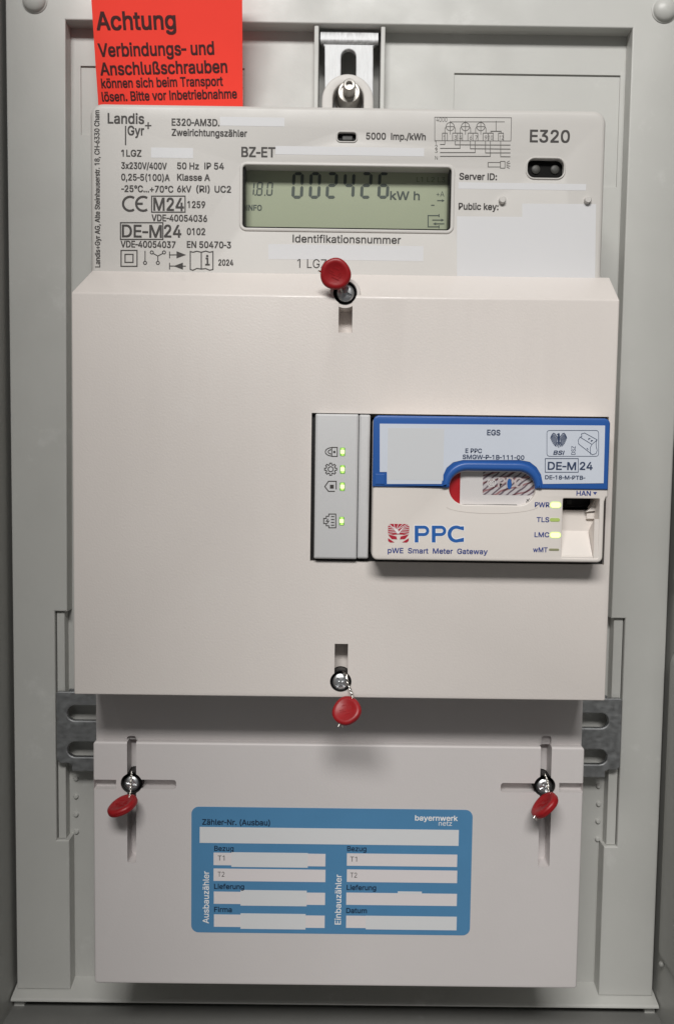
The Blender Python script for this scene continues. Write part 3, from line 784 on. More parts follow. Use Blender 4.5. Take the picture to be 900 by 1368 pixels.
# ------------------------------------------------------------------ narrow module at the left of the opening
LY = -0.0640
mod = thing("indicator_module", at(457, 748, -0.058), "narrow light grey module with four icons and lit green lamps left of the gateway", "module")
bm = bmesh.new()
x0, x1, xm = at(420.3, 650, LY).x, at(493.2, 650, LY).x, at(478, 650, LY).x
zt, zb2 = at(457, 553, LY).z, at(457, 747, LY).z
plate(bm, rloop(x0, zb2, xm - 0.00008, zt, 0.0005, 3), [], LY, -0.0560, 0.0006, segs=4)
obj("face_panel", bm, M_MOD, mod, smooth=40)
bm = bmesh.new(); plate(bm, rloop(xm + 0.00008, zb2 + 0.0002, x1, zt - 0.0001, 0.0005, 3), [], LY + 0.00015, -0.0560, 0.0006, segs=4)
obj("side_panel", bm, M_MOD, mod, smooth=40)
SL = Surf(LY)
G = 4.09
def h(*a): return [(400 + x / G, 540 + y / G) for x, y in a]
strokes([h((176, 236), (206, 236), (206, 285), (176, 285), (176, 236)), arc(400 + 176 / G, 540 + 260 / G, 8.6, 90, 270, 10, 5.6), arc(400 + 176 / G, 540 + 260 / G, 4.8, 90, 270, 10, 2.9)], 1.2, SL, M_INK, mod, "lock_icon")
fills([ring(400 + 190 / G, 540 + 261 / G, 1.7, 8)[:-1]], SL, M_INK, mod, "keyhole")
gear = []
for i in range(8):
    a = i * 45
    for da, rr in ((-15, 6.0), (-9, 8.2), (9, 8.2), (15, 6.0)):
        gear.append((400 + 170 / G + rr * math.cos(math.radians(a + da)), 540 + 355 / G + rr * math.sin(math.radians(a + da))))
gear.append(gear[0])
strokes([gear, ring(400 + 170 / G, 540 + 355 / G, 3.4, 14)], 1.2, SL, M_INK, mod, "gear_icon")
strokes([h((200, 465), (200, 421), (158, 421), (138, 450), (158, 476), (193, 476))], 1.3, SL, M_INK, mod, "tag_icon")
fills([h((166, 440), (187, 440), (187, 461), (166, 461))], SL, M_INK, mod, "tag_icon")
strokes([h((198, 600), (160, 600), (160, 612), (146, 612), (146, 624), (132, 624), (132, 652), (146, 652), (146, 664), (160, 664), (160, 675), (198, 675), (198, 600)), h((172, 614), (190, 614)), h((172, 630), (190, 630)), h((172, 646), (190, 646)), h((172, 661), (190, 661)), h((156, 626), (146, 640), (160, 638), (150, 652))], 1.2, SL, M_INK, mod, "socket_icon")
for px, py in ((457.3, 603.5), (457.3, 627), (457, 650), (456.2, 696)):
    led = sheet(prect(px - 3.2, py - 5.6, px + 3.4, py + 5.8, LY, 1.2, 3), LY, 0.00008, M_LEDRIM, mod, "lamp")
    sheet(prect(px - 2.5, py - 2.8, px + 2.7, py + 2.8, LY, 1, 3), LY - 0.0001, 0.0001, M_LEDCORE, led, "lamp_core")
    sheet(prect(px - 1.9, py - 5.0, px + 2.2, py - 3.3, LY, 0.5, 3), LY - 0.0001, 0.0001, M_LED, led, "lamp_glow")
    sheet(prect(px - 1.9, py + 3.4, px + 2.2, py + 5.1, LY, 0.5, 3), LY - 0.0001, 0.0001, M_LED, led, "lamp_glow")

# ------------------------------------------------------------------ gateway with blue lid
GY = -0.0705
gw = thing("smart_meter_gateway", at(650, 750, -0.058), "white gateway with blue lid, oval seal window and PPC print in the cover opening", "gateway")
SG = Surf(GY)
x0, x1, x2 = at(498, 650, GY).x, at(813.3, 620, GY).x, at(806, 700, GY).x
zt = at(650, 557.3, GY).z; zb3 = at(650, 749.8, GY).z; zstep = at(800, 665, GY).z
oval = prect(600, 629.5, 714.5, 675.8, GY, 23, 9)
hanx0, hanx1 = at(750.5, 700, GY).x, at(799.5, 700, GY).x
hz1, hz0 = at(775, 666, GY).z, at(775, 746, GY).z
R8 = 0.0017
def cr(cx, cz, r, a0, a1, n=6): return [(cx + r * math.cos(math.radians(a0 + (a1 - a0) * i / n)), cz + r * math.sin(math.radians(a0 + (a1 - a0) * i / n))) for i in range(n + 1)]
body = cr(x0 + R8, zb3 + R8, R8, 180, 270) + cr(x2 - R8, zb3 + R8, R8, 270, 360) + [(x2, zstep - 0.0012), (x2 + 0.0004, zstep)] + cr(x1 - 0.0005, zstep + 0.0005, 0.0005, 270, 360, 3) + cr(x1 - R8, zt - R8, R8, 0, 90) + cr(x0 + R8, zt - R8, R8, 90, 180)
han = rloop(hanx0, hz0, hanx1, hz1, 0.0004, 3)
bm = bmesh.new(); plate(bm, body, [oval, han], GY, -0.0585, 0.0006, 0.0003, segs=4)
obj("body", bm, M_GW, gw, smooth=40)
# HAN socket bay
bz0 = at(775, 679, GY + 0.006).z; bzs = at(775, 708.5, GY + 0.006).z
bm = bmesh.new(); box(bm, hanx0 - 0.0002, hanx1 + 0.0002, GY + 0.0060, GY + 0.0075, bzs - 0.001, bz0); obj("bay_wall", bm, M_GW, gw)
bm = bmesh.new(); extrude_x(bm, [(GY + 0.0061, bzs), (GY + 0.0010, hz0 + 0.0008), (GY + 0.0002, hz0 + 0.0004), (GY + 0.0002, hz0 - 0.0002), (GY + 0.0061, hz0 - 0.0002)], hanx0 - 0.0002, hanx1 - 0.0014); obj("bay_slope", bm, M_GW, gw)
bm = bmesh.new(); extrude_x(bm, [(GY + 0.0061, bzs), (GY + 0.0004, hz1 - 0.0062), (GY + 0.0002, hz0 - 0.0002), (GY + 0.0061, hz0 - 0.0002)], hanx1 - 0.0013, hanx1 + 0.0002); obj("bay_cheek", bm, M_GW, gw)
bm = bmesh.new(); box(bm, hanx0 - 0.0002, hanx1 + 0.0002, GY + 0.0100, GY + 0.0110, bz0 - 0.001, hz1 + 0.001); sock = obj("port_socket", bm, M_BLACK, gw)
bm = bmesh.new(); extrude_x(bm, [(GY + 0.0060, bz0), (GY + 0.0100, bz0), (GY + 0.0100, bz0 - 0.0006), (GY + 0.006, bz0 - 0.0006)], hanx0, hanx1); obj("port_sill", bm, M_BLACK, gw)
q0, q1 = at(757, 668, GY + 0.009), at(763, 674, GY + 0.009)
bm = bmesh.new(); box(bm, q0.x, q1.x, GY + 0.0092, GY + 0.0101, q1.z, q0.z); obj("contact_block", bm, M_DARK, sock)
q0, q1 = at(794.5, 666, GY + 0.004), at(799, 684, GY + 0.004)
bm = bmesh.new(); plate(bm, ppoly([(786, 680.5), (794.5, 668), (800, 668), (800, 682), (782, 684)], GY + 0.0045), [], GY + 0.0042, GY + 0.0070, 0.0002); obj("port_chamfer", bm, M_GW, gw)
bm = bmesh.new(); plate(bm, prect(783, 684.5, 796, 693.5, GY + 0.0052), [], GY + 0.0050, GY + 0.0062, 0.0002); obj("bay_catch", bm, M_GW, gw)
# seal sticker behind the oval window
WY = GY + 0.0019
sheet(prect(594, 624, 720, 681, WY), WY + 0.0004, 0.0004, M_FIELD, gw, "seal_sticker"); stk = gw.children[-1] if False else [o for o in bpy.data.objects if o.name.startswith("seal_sticker")][-1]
sheet(prect(594, 624, 613.5, 681, WY), WY, 0.00004, mat("red_seal_strip", srgb(176, 22, 32), 0.4), stk, "red_strip")
def holo():
    m = mat("guilloche_print", srgb(186, 176, 178), 0.4); nt = m.node_tree; N = nt.nodes; L = nt.links
    tc = N.new("ShaderNodeTexCoord"); mp = N.new("ShaderNodeMapping"); mp.inputs["Rotation"].default_value = (0, math.radians(-52), 0)
    L.new(tc.outputs["Object"], mp.inputs["Vector"])
    w = N.new("ShaderNodeTexWave"); w.wave_type = 'BANDS'; w.bands_direction = 'X'; w.inputs["Scale"].default_value = 230; w.inputs["Distortion"].default_value = 2.6; w.inputs["Detail"].default_value = 2; w.inputs["Detail Scale"].default_value = 1.2
    L.new(mp.outputs[0], w.inputs["Vector"])
    r = N.new("ShaderNodeValToRGB"); r.color_ramp.elements[0].position = 0.14; r.color_ramp.elements[0].color = srgb(112, 96, 106); r.color_ramp.elements[1].position = 0.40; r.color_ramp.elements[1].color = srgb(202, 196, 200)
    L.new(w.outputs["Fac"], r.inputs[0])
    m2 = N.new("ShaderNodeMapping"); m2.inputs["Rotation"].default_value = (0, math.radians(-70), 0); L.new(tc.outputs["Object"], m2.inputs["Vector"])
    w2 = N.new("ShaderNodeTexWave"); w2.wave_type = 'BANDS'; w2.bands_direction = 'X'; w2.inputs["Scale"].default_value = 150; w2.inputs["Distortion"].default_value = 5; w2.inputs["Detail"].default_value = 2
    L.new(m2.outputs[0], w2.inputs["Vector"])
    r2 = N.new("ShaderNodeValToRGB"); r2.color_ramp.elements[0].position = 0.06; r2.color_ramp.elements[0].color = srgb(176, 60, 70); r2.color_ramp.elements[1].position = 0.22; r2.color_ramp.elements[1].color = (1, 1, 1, 1)
    L.new(w2.outputs["Fac"], r2.inputs[0])
    mu = N.new("ShaderNodeMix"); mu.data_type = 'RGBA'; mu.blend_type = 'MULTIPLY'; mu.inputs[0].default_value = 0.7
    L.new(r.outputs[0], mu.inputs[6]); L.new(r2.outputs[0], mu.inputs[7]); L.new(mu.outputs[2], N["Principled BSDF"].inputs["Base Color"]); return m
sheet(prect(645, 624, 720, 662, WY), WY, 0.00004, holo(), stk, "guilloche_field")
SW = Surf(WY)
text("PPC", 665, 651, 697.5, 13, SW, mat("faint_pink_print", srgb(206, 192, 194), 0.4), stk, 0.03, lift=0.00012)
strokes([ring(656, 645, 5.2, 14), ring(656, 645, 2.6, 10), [(652, 650), (660, 640)], [(652, 640), (660, 650)]], 1.2, SW, M_FIELD, stk, "faint_emblem", lift=0.00012)
fills([[(680 + 3.1 * math.cos(a * .52) , 646.5 + 7.2 * math.sin(a * .52)) for a in range(12)]], SW, M_PPC, stk, "blue_dot", lift=0.0002)
strokes([[(616, 674), (640, 674.5), (666, 674.3), (690, 674.6)], [(702, 671), (707, 666)], [(703, 667), (706, 670)]], 0.8, SW, M_INK, stk, "edge_print", lift=0.0001)
bm = bmesh.new(); plate(bm, prect(596, 626, 718, 679, GY + 0.0008), [], GY + 0.0007, GY + 0.0009, 0); obj("window_pane", bm, M_PANE, gw)
# blue lid
LDY = GY - 0.0006
def lid_loop(Y):
    k = (Y - CY) / FPX
    a = at(498, 600, Y).x; b = at(813.3, 610, Y).x; top = at(650, 556.8, Y).z; bot = at(650, 652.3, Y).z
    o0, o1 = at(600, 652, Y), at(714.5, 652, Y); r = 23.0 * k; zc = bot
    l = cr(b - R8, top - R8, R8, 0, 90) + cr(a + R8, top - R8, R8, 90, 180) + [(a, bot), (o0.x, bot)]
    l += cr(o0.x + r, zc, r, 180, 90, 10) + cr(o1.x - r, zc, r, 90, 0, 10) + [(b, bot)]
    return l
bm = bmesh.new(); plate(bm, lid_loop(LDY), [], LDY, GY + 0.0002, 0.0005, segs=4); lid = obj("lid", bm, M_BLUE, gw, smooth=40)
# raised arch over the window
k = (LDY - CY) / FPX; bot = at(650, 652.3, LDY).z + 0.0001; o0, o1 = at(599.6, 652, LDY), at(714.9, 652, LDY); r = 23.2 * k; ra_ = 35.8 * k
e0, e1 = at(591, 652, LDY).x, at(723.5, 652, LDY).x
arch = [(e1, bot), (e1, bot + 1 * k)] + cr(e1 - 33 * k, bot + 1.6 * k, 33 * k, 0, 90, 10) + cr(e0 + 33 * k, bot + 1.6 * k, 33 * k, 90, 180, 10) + [(e0, bot)] + [(o0.x, bot)] + cr(o0.x + r, bot, r, 180, 90, 10) + cr(o1.x - r, bot, r, 90, 0, 10)
bm = bmesh.new(); plate(bm, arch, [], LDY - 0.0006, LDY + 0.0002, 0.0009, segs=5); obj("window_arch", bm, M_BLUE, lid, smooth=50)
bm = bmesh.new(); plate(bm, prect(501, 633, 513.5, 647, LDY), [], LDY - 0.0002, LDY + 0.0001, 0.00015); obj("lid_catch", bm, M_BLUE, lid)
lb = ppoly([(507, 566), (807.5, 568.5), (805.5, 645.5), (724.5, 646.5), (722, 634), (716, 624), (707, 617), (694, 614.5), (618, 614.5), (605, 617.5), (596, 625), (591, 636), (589.5, 646.5), (516.5, 646.5), (516.5, 630.5), (507, 630.5)], LDY)
film = sheet(lb, LDY, 0.00012, M_LIDLBL, lid, "lid_label")
gg = sheet(prect(518, 571.5, 591.5, 642, LDY), LDY - 0.00012, 0.00002, mat("grey_redaction", srgb(209, 211, 214), 0.45), lid, "redaction_patch")  # redaction block over the lid print, added as a flat sheet
SF = Surf(LDY - 0.00014)
F = lambda s, x0, y0, x1, cap, b=0.03, **k: text(s, x0, y0, x1, cap, SF, M_NAVY, lid, b, **k)
F("EGS", 650.3, 581.2, 667.5, 7); F("E PPC", 621.3, 604.8, 643, 5.6); F("SMGW-P-1B-111-00", 617.6, 612.9, 699.6, 5.5)
F("DE-M", 731.3, 627.2, 768.5, 10); F("24", 774, 627.4, 790.6, 10); F("DE-18-M-PTB-", 727.6, 640, 781, 5)
F("BSI", 738.5, 607.2, 752, 5.2, 0.04, shear=0.25); F("DSZ", 768, 607.3, 0, 5.6, 0.0, y1=596, up=True)
rr = [(730 + 69 * (x > 0) + (3 if x < 0 else -3) + 3 * math.cos(math.radians(a)), (578 if y < 0 else 606.5) - 3 * math.sin(math.radians(a))) for x, y, A in ((1, -1, (0, 45, 90)), (-1, -1, (90, 135, 180)), (-1, 1, (180, 225, 270)), (1, 1, (270, 315, 360))) for a in A]
strokes([rr + [rr[0]]], 0.6, SF, M_NAVY, lid, "print_frame"); strokes([rct(727.8, 612.6, 771.8, 630.8)], 0.8, SF, M_NAVY, lid, "print_frame")
E_ = 8.18
def e(*a): return [(710 + x / E_, 560 + y / E_) for x, y in a]
es = []
for sx in (-1, 1):
    q = lambda x, y: (292 + sx * x, y)
    es.append(e(q(8, 205), q(26, 182), q(40, 160), q(58, 152), q(72, 168), q(82, 190)))
    for a1, b1, a2, b2 in ((82, 186, 88, 212), (72, 174, 80, 232), (61, 166, 71, 252), (50, 166, 61, 270), (40, 176, 50, 284), (30, 190, 38, 292), (20, 204, 25, 268)):
        es.append(e(q(a1, b1), q(a2, b2)))
    es.append(e(q(6, 262), q(22, 300))); es.append(e(q(12, 250), q(38, 296)))
es.append(e((292, 262), (292, 310)))
strokes(es, 1.0, SF, M_NAVY, lid, "eagle_emblem")
fills([e((282, 165), (290, 150), (300, 152), (304, 170), (306, 215), (300, 262), (284, 262), (278, 215)), e((284, 156), (268, 166), (284, 172))], SF, M_NAVY, lid, "eagle_emblem")
strokes([e((540, 160), (575, 150), (712, 225), (700, 250), (702, 300), (712, 340), (700, 375), (660, 388), (510, 270), (504, 230), (525, 195), (545, 190), (540, 160)), e((525, 195), (655, 275), (712, 225)), e((655, 275), (636, 310), (640, 385))], 0.65, SF, M_NAVY, lid, "device_drawing")
fills([e((612, 220), (620, 206), (640, 210), (634, 218), (626, 216), (622, 226)), e((640, 240), (648, 226), (668, 232), (662, 240), (654, 236), (650, 248)), e((596, 312), (606, 318), (620, 334), (600, 326))], SF, M_NAVY, lid, "device_drawing")
# prints on the white body
Bt = lambda s, x0, y0, x1, cap, b=0.03, m=M_BLUEINK, **k: text(s, x0, y0, x1, cap, SG, m, gw, b, **k)
Bt("HAN", 769.5, 662, 788.3, 6.3); fills([[(791.5, 657.3), (797, 657.3), (794.2, 661.3)]], SG, M_BLUEINK, gw, "arrow_mark")
for s_, a, b, y in (("PWR", 714, 733.2, 677.3), ("TLS", 716.3, 732.8, 697.2), ("LMC", 713.5, 732.8, 717.3), ("wMT", 711.6, 730.6, 737.4)):
    Bt(s_, a, y, b, 6.3)
for y, m_, x, hh in ((674.6, M_LEDCORE, 741.3, 3.6), (694.4, M_LEDDIM, 740.4, 2.4), (714.8, M_LEDCORE, 741, 3.4), (734.2, M_LEDOFF, 739.3, 1.5)):
    sheet(prect(x - 6.6, y - hh, x + 6.8, y + hh, GY, hh, 5), GY, 0.00012, m_, gw, "lamp")
    if m_ is M_LEDCORE:
        sheet(prect(x - 7.4, y - hh - .8, x + 7.6, y + hh + .8, GY, hh + .8, 5), GY, 0.00006, M_LED, gw, "lamp_rim")
def big_letter(ch, x0, x1, y0, y1):
    """heavy letters of the print: outer outline and holes in photo pixels"""
    h_ = y1 - y0; w = 5.0
    if ch == "P":
        rr_ = h_ * 0.31; cy_ = y0 + rr_; cx_ = x1 - rr_
        o_ = [(x0, y1), (x0, y0)] + [(cx_ + rr_ * math.sin(math.radians(a)), cy_ - rr_ * math.cos(math.radians(a))) for a in range(0, 181, 15)] + [(x0 + w, cy_ + rr_), (x0 + w, y1)]
        r2 = rr_ - w * 0.82
        hl = [(x0 + w, cy_ - r2)] + [(cx_ + r2 * math.sin(math.radians(a)), cy_ - r2 * math.cos(math.radians(a))) for a in range(0, 181, 15)] + [(x0 + w, cy_ + r2)]
        return o_, [hl]
    cx_, cy_ = x0 + h_ * 0.52, (y0 + y1) / 2; ra2, rb2 = h_ * 0.52, h_ * 0.51
    o_ = [(cx_ + ra2 * math.cos(math.radians(a)), cy_ - rb2 * math.sin(math.radians(a))) for a in range(62, 299, 12)]
    o_ = [(x1, y0 + 0.9)] + o_ + [(x1, y1 - 0.9), (x1, y1 - 6.4)]
    i_ = [(cx_ + (ra2 - w) * math.cos(math.radians(a)), cy_ - (rb2 - w * .86) * math.sin(math.radians(a))) for a in range(290, 69, -12)]
    return o_ + i_ + [(x1, y0 + 6.4)], []
for s_, a, b in (("P", 553.6, 573), ("P", 576.4, 595.6), ("C", 597.4, 619.2)):
    o_, hl = big_letter(s_, a, b, 702.2, 724.6)
    ol = orient(ppoly(o_, GY), True); hs = [orient(ppoly(q, GY), True) for q in hl]
    sheet(inset(ol, -0.00022), GY, 0.00003, M_HALO, gw, "lettering_outline", [inset(q, 0.0002) for q in hs])
    sheet(ol, GY, 0.00007, M_PPC, gw, "lettering", hs)
Bt("pWE  Smart  Meter  Gateway", 517.8, 738.6, 650.6, 6.8)
L_ = 5.625
def w_(*a): return [(500 + x / L_, 690 + y / L_) for x, y in a]
em = w_((118, 55), (245, 57), (260, 72), (260, 100), (258, 128), (222, 138), (180, 134), (140, 138), (102, 128), (102, 70))
fills([em, w_((102, 134), (150, 146), (164, 150), (170, 172), (130, 170), (112, 150)), w_((258, 134), (212, 146), (196, 150), (190, 172), (228, 170), (246, 150)), w_((102, 162), (150, 195), (118, 196), (102, 184)), w_((258, 162), (206, 195), (242, 196), (256, 184))], SG, M_PPCRED, gw, "emblem")
gl = []
for i in range(5):
    gl.append(w_((112 + i * 34, 57), (150 + i * 6, 96), (170 + i * 4, 128))); gl.append(w_((104, 66 + i * 15), (150 + i * 8, 84 + i * 8), (178, 126))); gl.append(w_((258, 66 + i * 15), (212 - i * 8, 84 + i * 8), (184, 126)))
strokes(gl, 0.6, SG, M_HALO, gw, "emblem_lines", lift=0.0001)
strokes([arc(657, 676, 62, 190, 350, 10, 10)], 0.5, SG, mat("faint_mark", srgb(206, 198, 192), 0.4), gw, "moulding_line")

# ------------------------------------------------------------------ terminal cover
TY, TY2 = -0.040, -0.0374
tx0, tx1 = -0.08225, 0.08720
tz1 = (at(126, 992, TY).z + at(778, 997.5, TY).z) / 2; tz0 = -0.12560 + 0.0 
tz0 = (at(130, 1312.5, TY).z + at(768, 1318, TY).z) / 2 - 0.0006
term = thing("terminal_cover", (0.0026, -0.004, tz0), "pale grey terminal cover with cross shaped slots below the cream cover", "terminal cover")
bm = bmesh.new(); plate(bm, rloop(tx0, tz0, tx1, tz1, 0.0012, 5), [], TY, -0.004, 0.0007, segs=4, back=True)
me = bpy.data.meshes.new("t"); bm.to_mesh(me); bm.free()
def slotl(a, b, c_, d, r=3): return prect(a, b, c_, d, TY, r, 4)
cuts = []
for (vx, y0_, y1_, ha, hb_, hy, ga, gb, sxp, syp) in (((176), 975, 1153, 186, 235.5, 1048, 125.6, 155.5, 175.8, 1047), ((729), 975, 1159, 668.5, 718, 1052.5, 746.5, 778.5, 727, 1050.5)):
    dx = 0.5 if vx < 400 else -3.0
    cuts.append(cut_box(prect(vx - 6.2, y0_, vx + 6.2, syp, TY), -0.05, TY + 0.0068))
    cuts.append(cut_box(slotl(vx - 6.2 + dx * .6, syp, vx + 6.0 + dx * .6, y1_, 3.5), -0.05, TY + 0.0068))
    cuts.append(cut_box(prect(ha, hy - 6.6, hb_, hy + 6.4, TY, 4, 4), -0.05, TY + 0.0036))
    cuts.append(cut_box(prect(ga, hy - 6.6, gb, hy + 6.4, TY), -0.05, TY + 0.0032))
    cuts.append(cut_cyl(sxp, syp, 14.8, TY, -0.05, TY + 0.0125))
me = carve(me, cuts)
link("front_plate", me, M_TERM, term)
def shade_liner(px, py, rpx, Y, depth, par):  # black liner added in the hole, standing in for shade round the screw
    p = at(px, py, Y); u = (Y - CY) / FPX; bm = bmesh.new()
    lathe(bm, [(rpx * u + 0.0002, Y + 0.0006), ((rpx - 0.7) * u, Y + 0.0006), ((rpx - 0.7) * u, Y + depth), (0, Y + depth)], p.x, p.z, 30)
    obj("shade_liner", bm, M_BLACK, par, smooth=40)
shade_liner(175.8, 1047, 14.8, TY, 0.0120, term); shade_liner(727, 1050.5, 14.8, TY, 0.0120, term)
shade_liner(455, 910.8, 14.6, VY, 0.0110, cover); shade_liner(460.8, 391, 15.5, VY, 0.0110, cover)
bm = bmesh.new(); plate(bm, rloop(tx0 + 0.0003, tz1 - 0.0004, tx1 - 0.0003, tz1 + 0.030), [], TY2, -0.0042, 0.0004, back=True)
me = bpy.data.meshes.new("t"); bm.to_mesh(me); bm.free()
link("upper_plate", carve(me, [cut_box(prect(vx - 6.2, 983, vx + 6.2, 1012, TY2, 4, 4), -0.05, TY + 0.0042) for vx in (176, 729)]), M_TERM, term)

# ------------------------------------------------------------------ blue meter sticker
SY = TY
stick = thing("utility_sticker", at(442, 1163, SY), "blue utility sticker with blank white fields on the terminal cover", "sticker")
sheet(prect(256, 1077.5, 627, 1249.5, SY, 10), SY, 0.00010, M_LBL, stick, "sticker_film")
for q in ((267, 1104.5, 612, 1129), (285.5, 1138.8, 434.5, 1157.3), (285.5, 1160, 434.5, 1178.3), (285.8, 1190.8, 434, 1208.8), (286, 1221.3, 433.5, 1239.5), (463.3, 1139.8, 610, 1158), (463.3, 1161.2, 610, 1179.6), (462.5, 1192.2, 609.6, 1210.2), (462.3, 1223, 609.3, 1241)):
    sheet(prect(*q, SY), SY - 0.0001, 0.00003, M_FIELD, stick, "field")
for q in ((267, 1104.5, 612, 1129.8), (309.3, 1138.2, 411, 1159), (321.5, 1188.6, 409.5, 1210.5), (321.5, 1219.8, 408, 1241.5), (488.5, 1223, 609.3, 1242.6), (531, 1190.5, 563, 1194)):  # redaction blocks over the fields, added as flat sheets
    sheet(prect(*q, SY), SY - 0.00013, 0.00003, M_BLANK, stick, "redaction_strip")
SS = Surf(SY - 0.0001)
S_ = lambda s, x0, y0, x1, cap, m=M_LBLINK, b=0.03, **k: text(s, x0, y0, x1, cap, SS, m, stick, b, **k)
S_("Zähler-Nr. (Ausbau)", 270.5, 1101.6, 360.5, 7.6)
S_("bayernwerk", 554.2, 1096, 610.8, 7.2, M_HALO); S_("netz", 585.6, 1103, 603.2, 6.6, M_HALO, 0.0)
S_("Bezug", 286.5, 1136.6, 312, 7.0, lift=0.00001); S_("Lieferung", 286.3, 1187.4, 326, 7.0); S_("Firma", 286.3, 1218.2, 309.6, 7.0)
S_("Bezug", 463.7, 1137, 489, 7.0, lift=0.00001); S_("Lieferung", 463, 1188.8, 502, 7.0); S_("Datum", 462.4, 1219.6, 489.6, 7.0)
for s_, x, y in (("T1", 291, 1149.6), ("T2", 291, 1171.2), ("T1", 467.6, 1151), ("T2", 467.6, 1172.4)):
    S_(s_, x, y, x + 9, 7.0, M_INK, 0.0)
S_("Ausbauzähler", 279, 1233.5, 0, 8.2, M_HALO, 0.02, y1=1164, up=True)
S_("Einbauzähler", 455, 1235, 0, 8.2, M_HALO, 0.02, y1=1168.5, up=True)

# ------------------------------------------------------------------ sealing screws
def cross_cut(x, y, z, r):
    out = []
    for ang in (25, 115):
        b = bmesh.new(); box(b, -r * 0.62, r * 0.62, -0.0012, 0.0007, -r * 0.14, r * 0.14)
        bmesh.ops.transform(b, matrix=Matrix.Translation((x, y, z)) @ Matrix.Rotation(math.radians(ang), 4, 'Y'), verts=b.verts[:]); out.append(b)
    return out
sy = -0.0612
p0 = at(461.5, 391.5, sy); R = 0.00300
root = thing("sealing_screw", (p0.x, sy, p0.z), "sealing screw in the ringed hole at the sloped top of the cream cover", "screw", "sealing screws of the covers")
bm = bmesh.new(); lathe(bm, [(0, sy + 0.0034), (R, sy + 0.0034), (R, sy + 0.0012), (R * 0.97, sy + 0.0006), (R * 0.88, sy + 0.0000), (R * 0.72, sy - 0.0004), (R * 0.5, sy - 0.0006), (0, sy - 0.0007)], p0.x, p0.z, 32)
me = bpy.data.meshes.new("h"); bm.to_mesh(me); bm.free()
link("screw_head", carve(me, cross_cut(p0.x, sy - 0.0004, p0.z, R)), M_ZINC, root)
bm = bmesh.new(); lathe(bm, [(R * 0.22, sy + 0.0004), (R * 0.2, sy - 0.0001), (0, sy - 0.0003)], p0.x, p0.z, 10); obj("recess_core", bm, M_ZINC, root, smooth=50)
bm = bmesh.new(); lathe(bm, [(R * 0.62, sy + 0.003), (R * 0.62, sy + 0.0095)], p0.x, p0.z, 16); obj("shank", bm, M_ZINC, root, smooth=50)
def copy_thing(o):
    c = o.copy(); COL.objects.link(c)
    for ch in o.children:
        d = ch.copy(); COL.objects.link(d); d.parent = c
        for g2 in ch.children:
            k2 = g2.copy(); COL.objects.link(k2); k2.parent = d
    return c
for px, py, Y, ang, sc, lab in ((455, 911, -0.0605, 20, 1.0, "sealing screw in the keyhole at the lower edge of the cream cover"), (175.8, 1047, -0.0376, -15, 1.0, "sealing screw in the left cross slot of the terminal cover"), (726.6, 1051, -0.0376, 40, 1.0, "sealing screw in the right cross slot of the terminal cover")):
    c2 = copy_thing(root); p = at(px, py, Y); c2.location = p; c2.rotation_euler = (0, math.radians(ang), 0); c2.scale = (sc, 1, sc); c2["label"] = lab

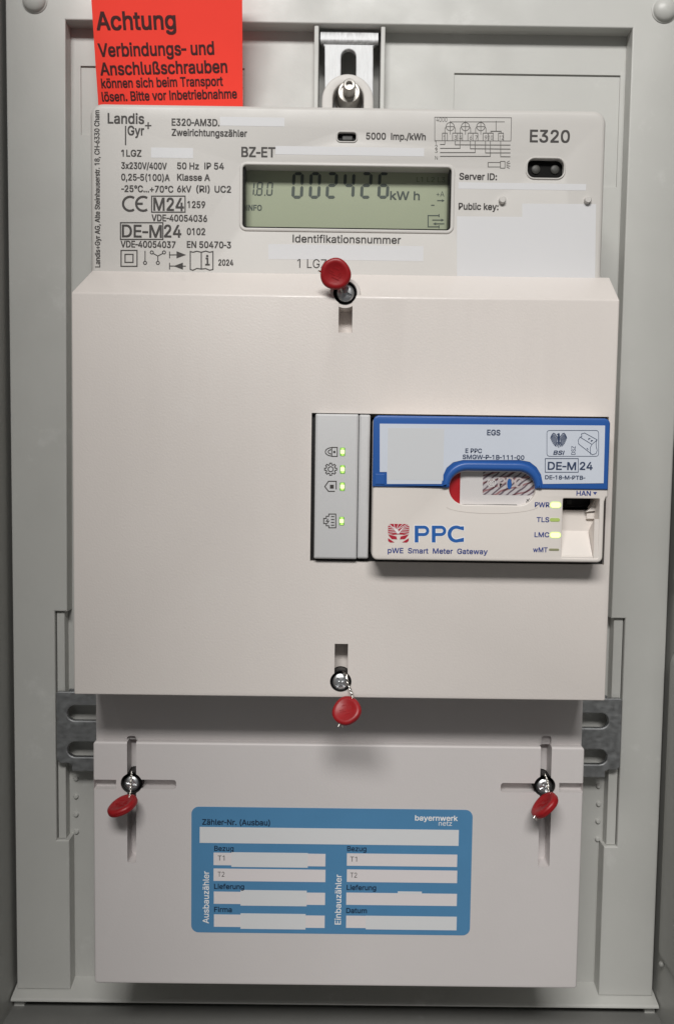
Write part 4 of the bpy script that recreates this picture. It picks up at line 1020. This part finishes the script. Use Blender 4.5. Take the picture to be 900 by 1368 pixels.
# ------------------------------------------------------------------ red seals on their wires
def seal(px, py, Y, tilt, roll, rad, lab, wires, ends):
    """disc whose face looks at the room, leaned back by tilt, turned by roll"""
    c_ = at(px, py, Y)
    t = thing("lead_seal", c_, lab, "seal", "red seals on twisted wire")
    R_ = rad * (Y - CY) / FPX; th = R_ * 0.22
    bm = bmesh.new()
    lathe(bm, [(0, -th * 0.82), (R_ * 0.62, -th * 0.84), (R_ * 0.70, -th * 1.04), (R_ * 0.86, -th * 1.02), (R_ * 0.97, -th * 0.7), (R_, -th * 0.3), (R_, -th * 0.10), (R_ * 0.965, 0), (R_, th * 0.10), (R_, th * 0.5), (R_ * 0.95, th * 0.9), (R_ * 0.8, th), (0, th)], 0, 0, 40)
    M = Matrix.Translation(c_) @ Matrix.Rotation(math.radians(roll), 4, 'Y') @ Matrix.Rotation(math.radians(tilt), 4, 'X')
    for v in bm.verts:
        v.co.x += 0.025 * R_ * math.sin(v.co.z / R_ * 3.1 + px); v.co.z += 0.02 * R_ * math.sin(v.co.x / R_ * 4.3 + py)
    bmesh.ops.transform(bm, matrix=M, verts=bm.verts[:])
    obj("disc", bm, M_SEAL, t, smooth=40)
    bm = bmesh.new()
    for i, (ex, ez, w2, h2, an) in enumerate(((-0.28, 0.14, 0.30, 0.05, 20), (-0.22, -0.02, 0.42, 0.05, 20), (0.22, 0.02, 0.05, 0.34, 20), (0.34, -0.06, 0.05, 0.30, 20), (0.05, -0.28, 0.5, 0.05, 14), (0.02, 0.34, 0.36, 0.05, 14))):
        b2 = bmesh.new(); box(b2, -w2 * R_ / 2, w2 * R_ / 2, -th * 0.93, -th * 0.6, -h2 * R_ / 2, h2 * R_ / 2)
        bmesh.ops.transform(b2, matrix=M @ Matrix.Translation((ex * R_, 0, ez * R_)) @ Matrix.Rotation(math.radians(an), 4, 'Y'), verts=b2.verts[:])
        tm = bpy.data.meshes.new("x"); b2.to_mesh(tm); b2.free(); bm.from_mesh(tm); bpy.data.meshes.remove(tm)
    obj("embossing", bm, M_SEAL, t)
    # two strands twisted about each other
    for ph in (0, math.pi):
        pts = []; P = [at(a, b, y) for a, b, y in wires]
        n = 26
        for i in range(n + 1):
            s2 = i / n * (len(P) - 1); j = min(int(s2), len(P) - 2); f2 = s2 - j
            q = P[j].lerp(P[j + 1], f2); a = ph + i * 1.1
            pts.append(q + Vector((math.cos(a) * 0.00024, math.sin(a) * 0.00024, 0)))
        bm = bmesh.new(); tube(bm, pts, 0.00021, 6); obj("wire", bm, M_WIRE, t, smooth=60)
    for a in ends:
        bm = bmesh.new(); tube(bm, [at(*q) for q in a], 0.00028, 6); obj("wire_end", bm, M_WIRE, t, smooth=60)
    return t
seal(448, 366, -0.0655, 12, 10, 20.3, "round red seal facing forward above the top screw of the cream cover",
     [(458, 393, -0.0612), (455, 386, -0.0628), (452, 378, -0.0640)], [[(428, 362.5, -0.0655), (425.5, 362, -0.066)], [(430, 364, -0.0655), (428.5, 366, -0.066)]])
seal(463, 949.5, -0.0655, -42, -30, 20.2, "round red seal hanging below the lower edge of the cream cover",
     [(458, 897, -0.061), (463, 902, -0.0635), (465, 914, -0.0640), (469, 924, -0.0645), (471.5, 933, -0.0650)], [[(455, 965, -0.067), (452, 971, -0.0675)], [(457, 966, -0.067), (457.5, 971.5, -0.0675)]])
seal(163.8, 1076, -0.0470, -80, -20, 20.8, "tilted red seal hanging from the left screw of the terminal cover",
     [(176, 1030, -0.0392), (175.5, 1040, -0.0415), (175, 1055, -0.0430), (173, 1066, -0.0450)], [[(150, 1085, -0.0490), (145.5, 1087.5, -0.0490)]])
seal(727, 1075.5, -0.0470, -91, -44, 21.5, "tilted red seal hanging from the right screw of the terminal cover",
     [(727, 1034, -0.0392), (731, 1044, -0.0415), (732, 1056, -0.0435), (733, 1064, -0.0450)], [[(715, 1088, -0.049), (712.5, 1093, -0.0495)], [(717, 1088, -0.049), (715.5, 1096, -0.0495)]])
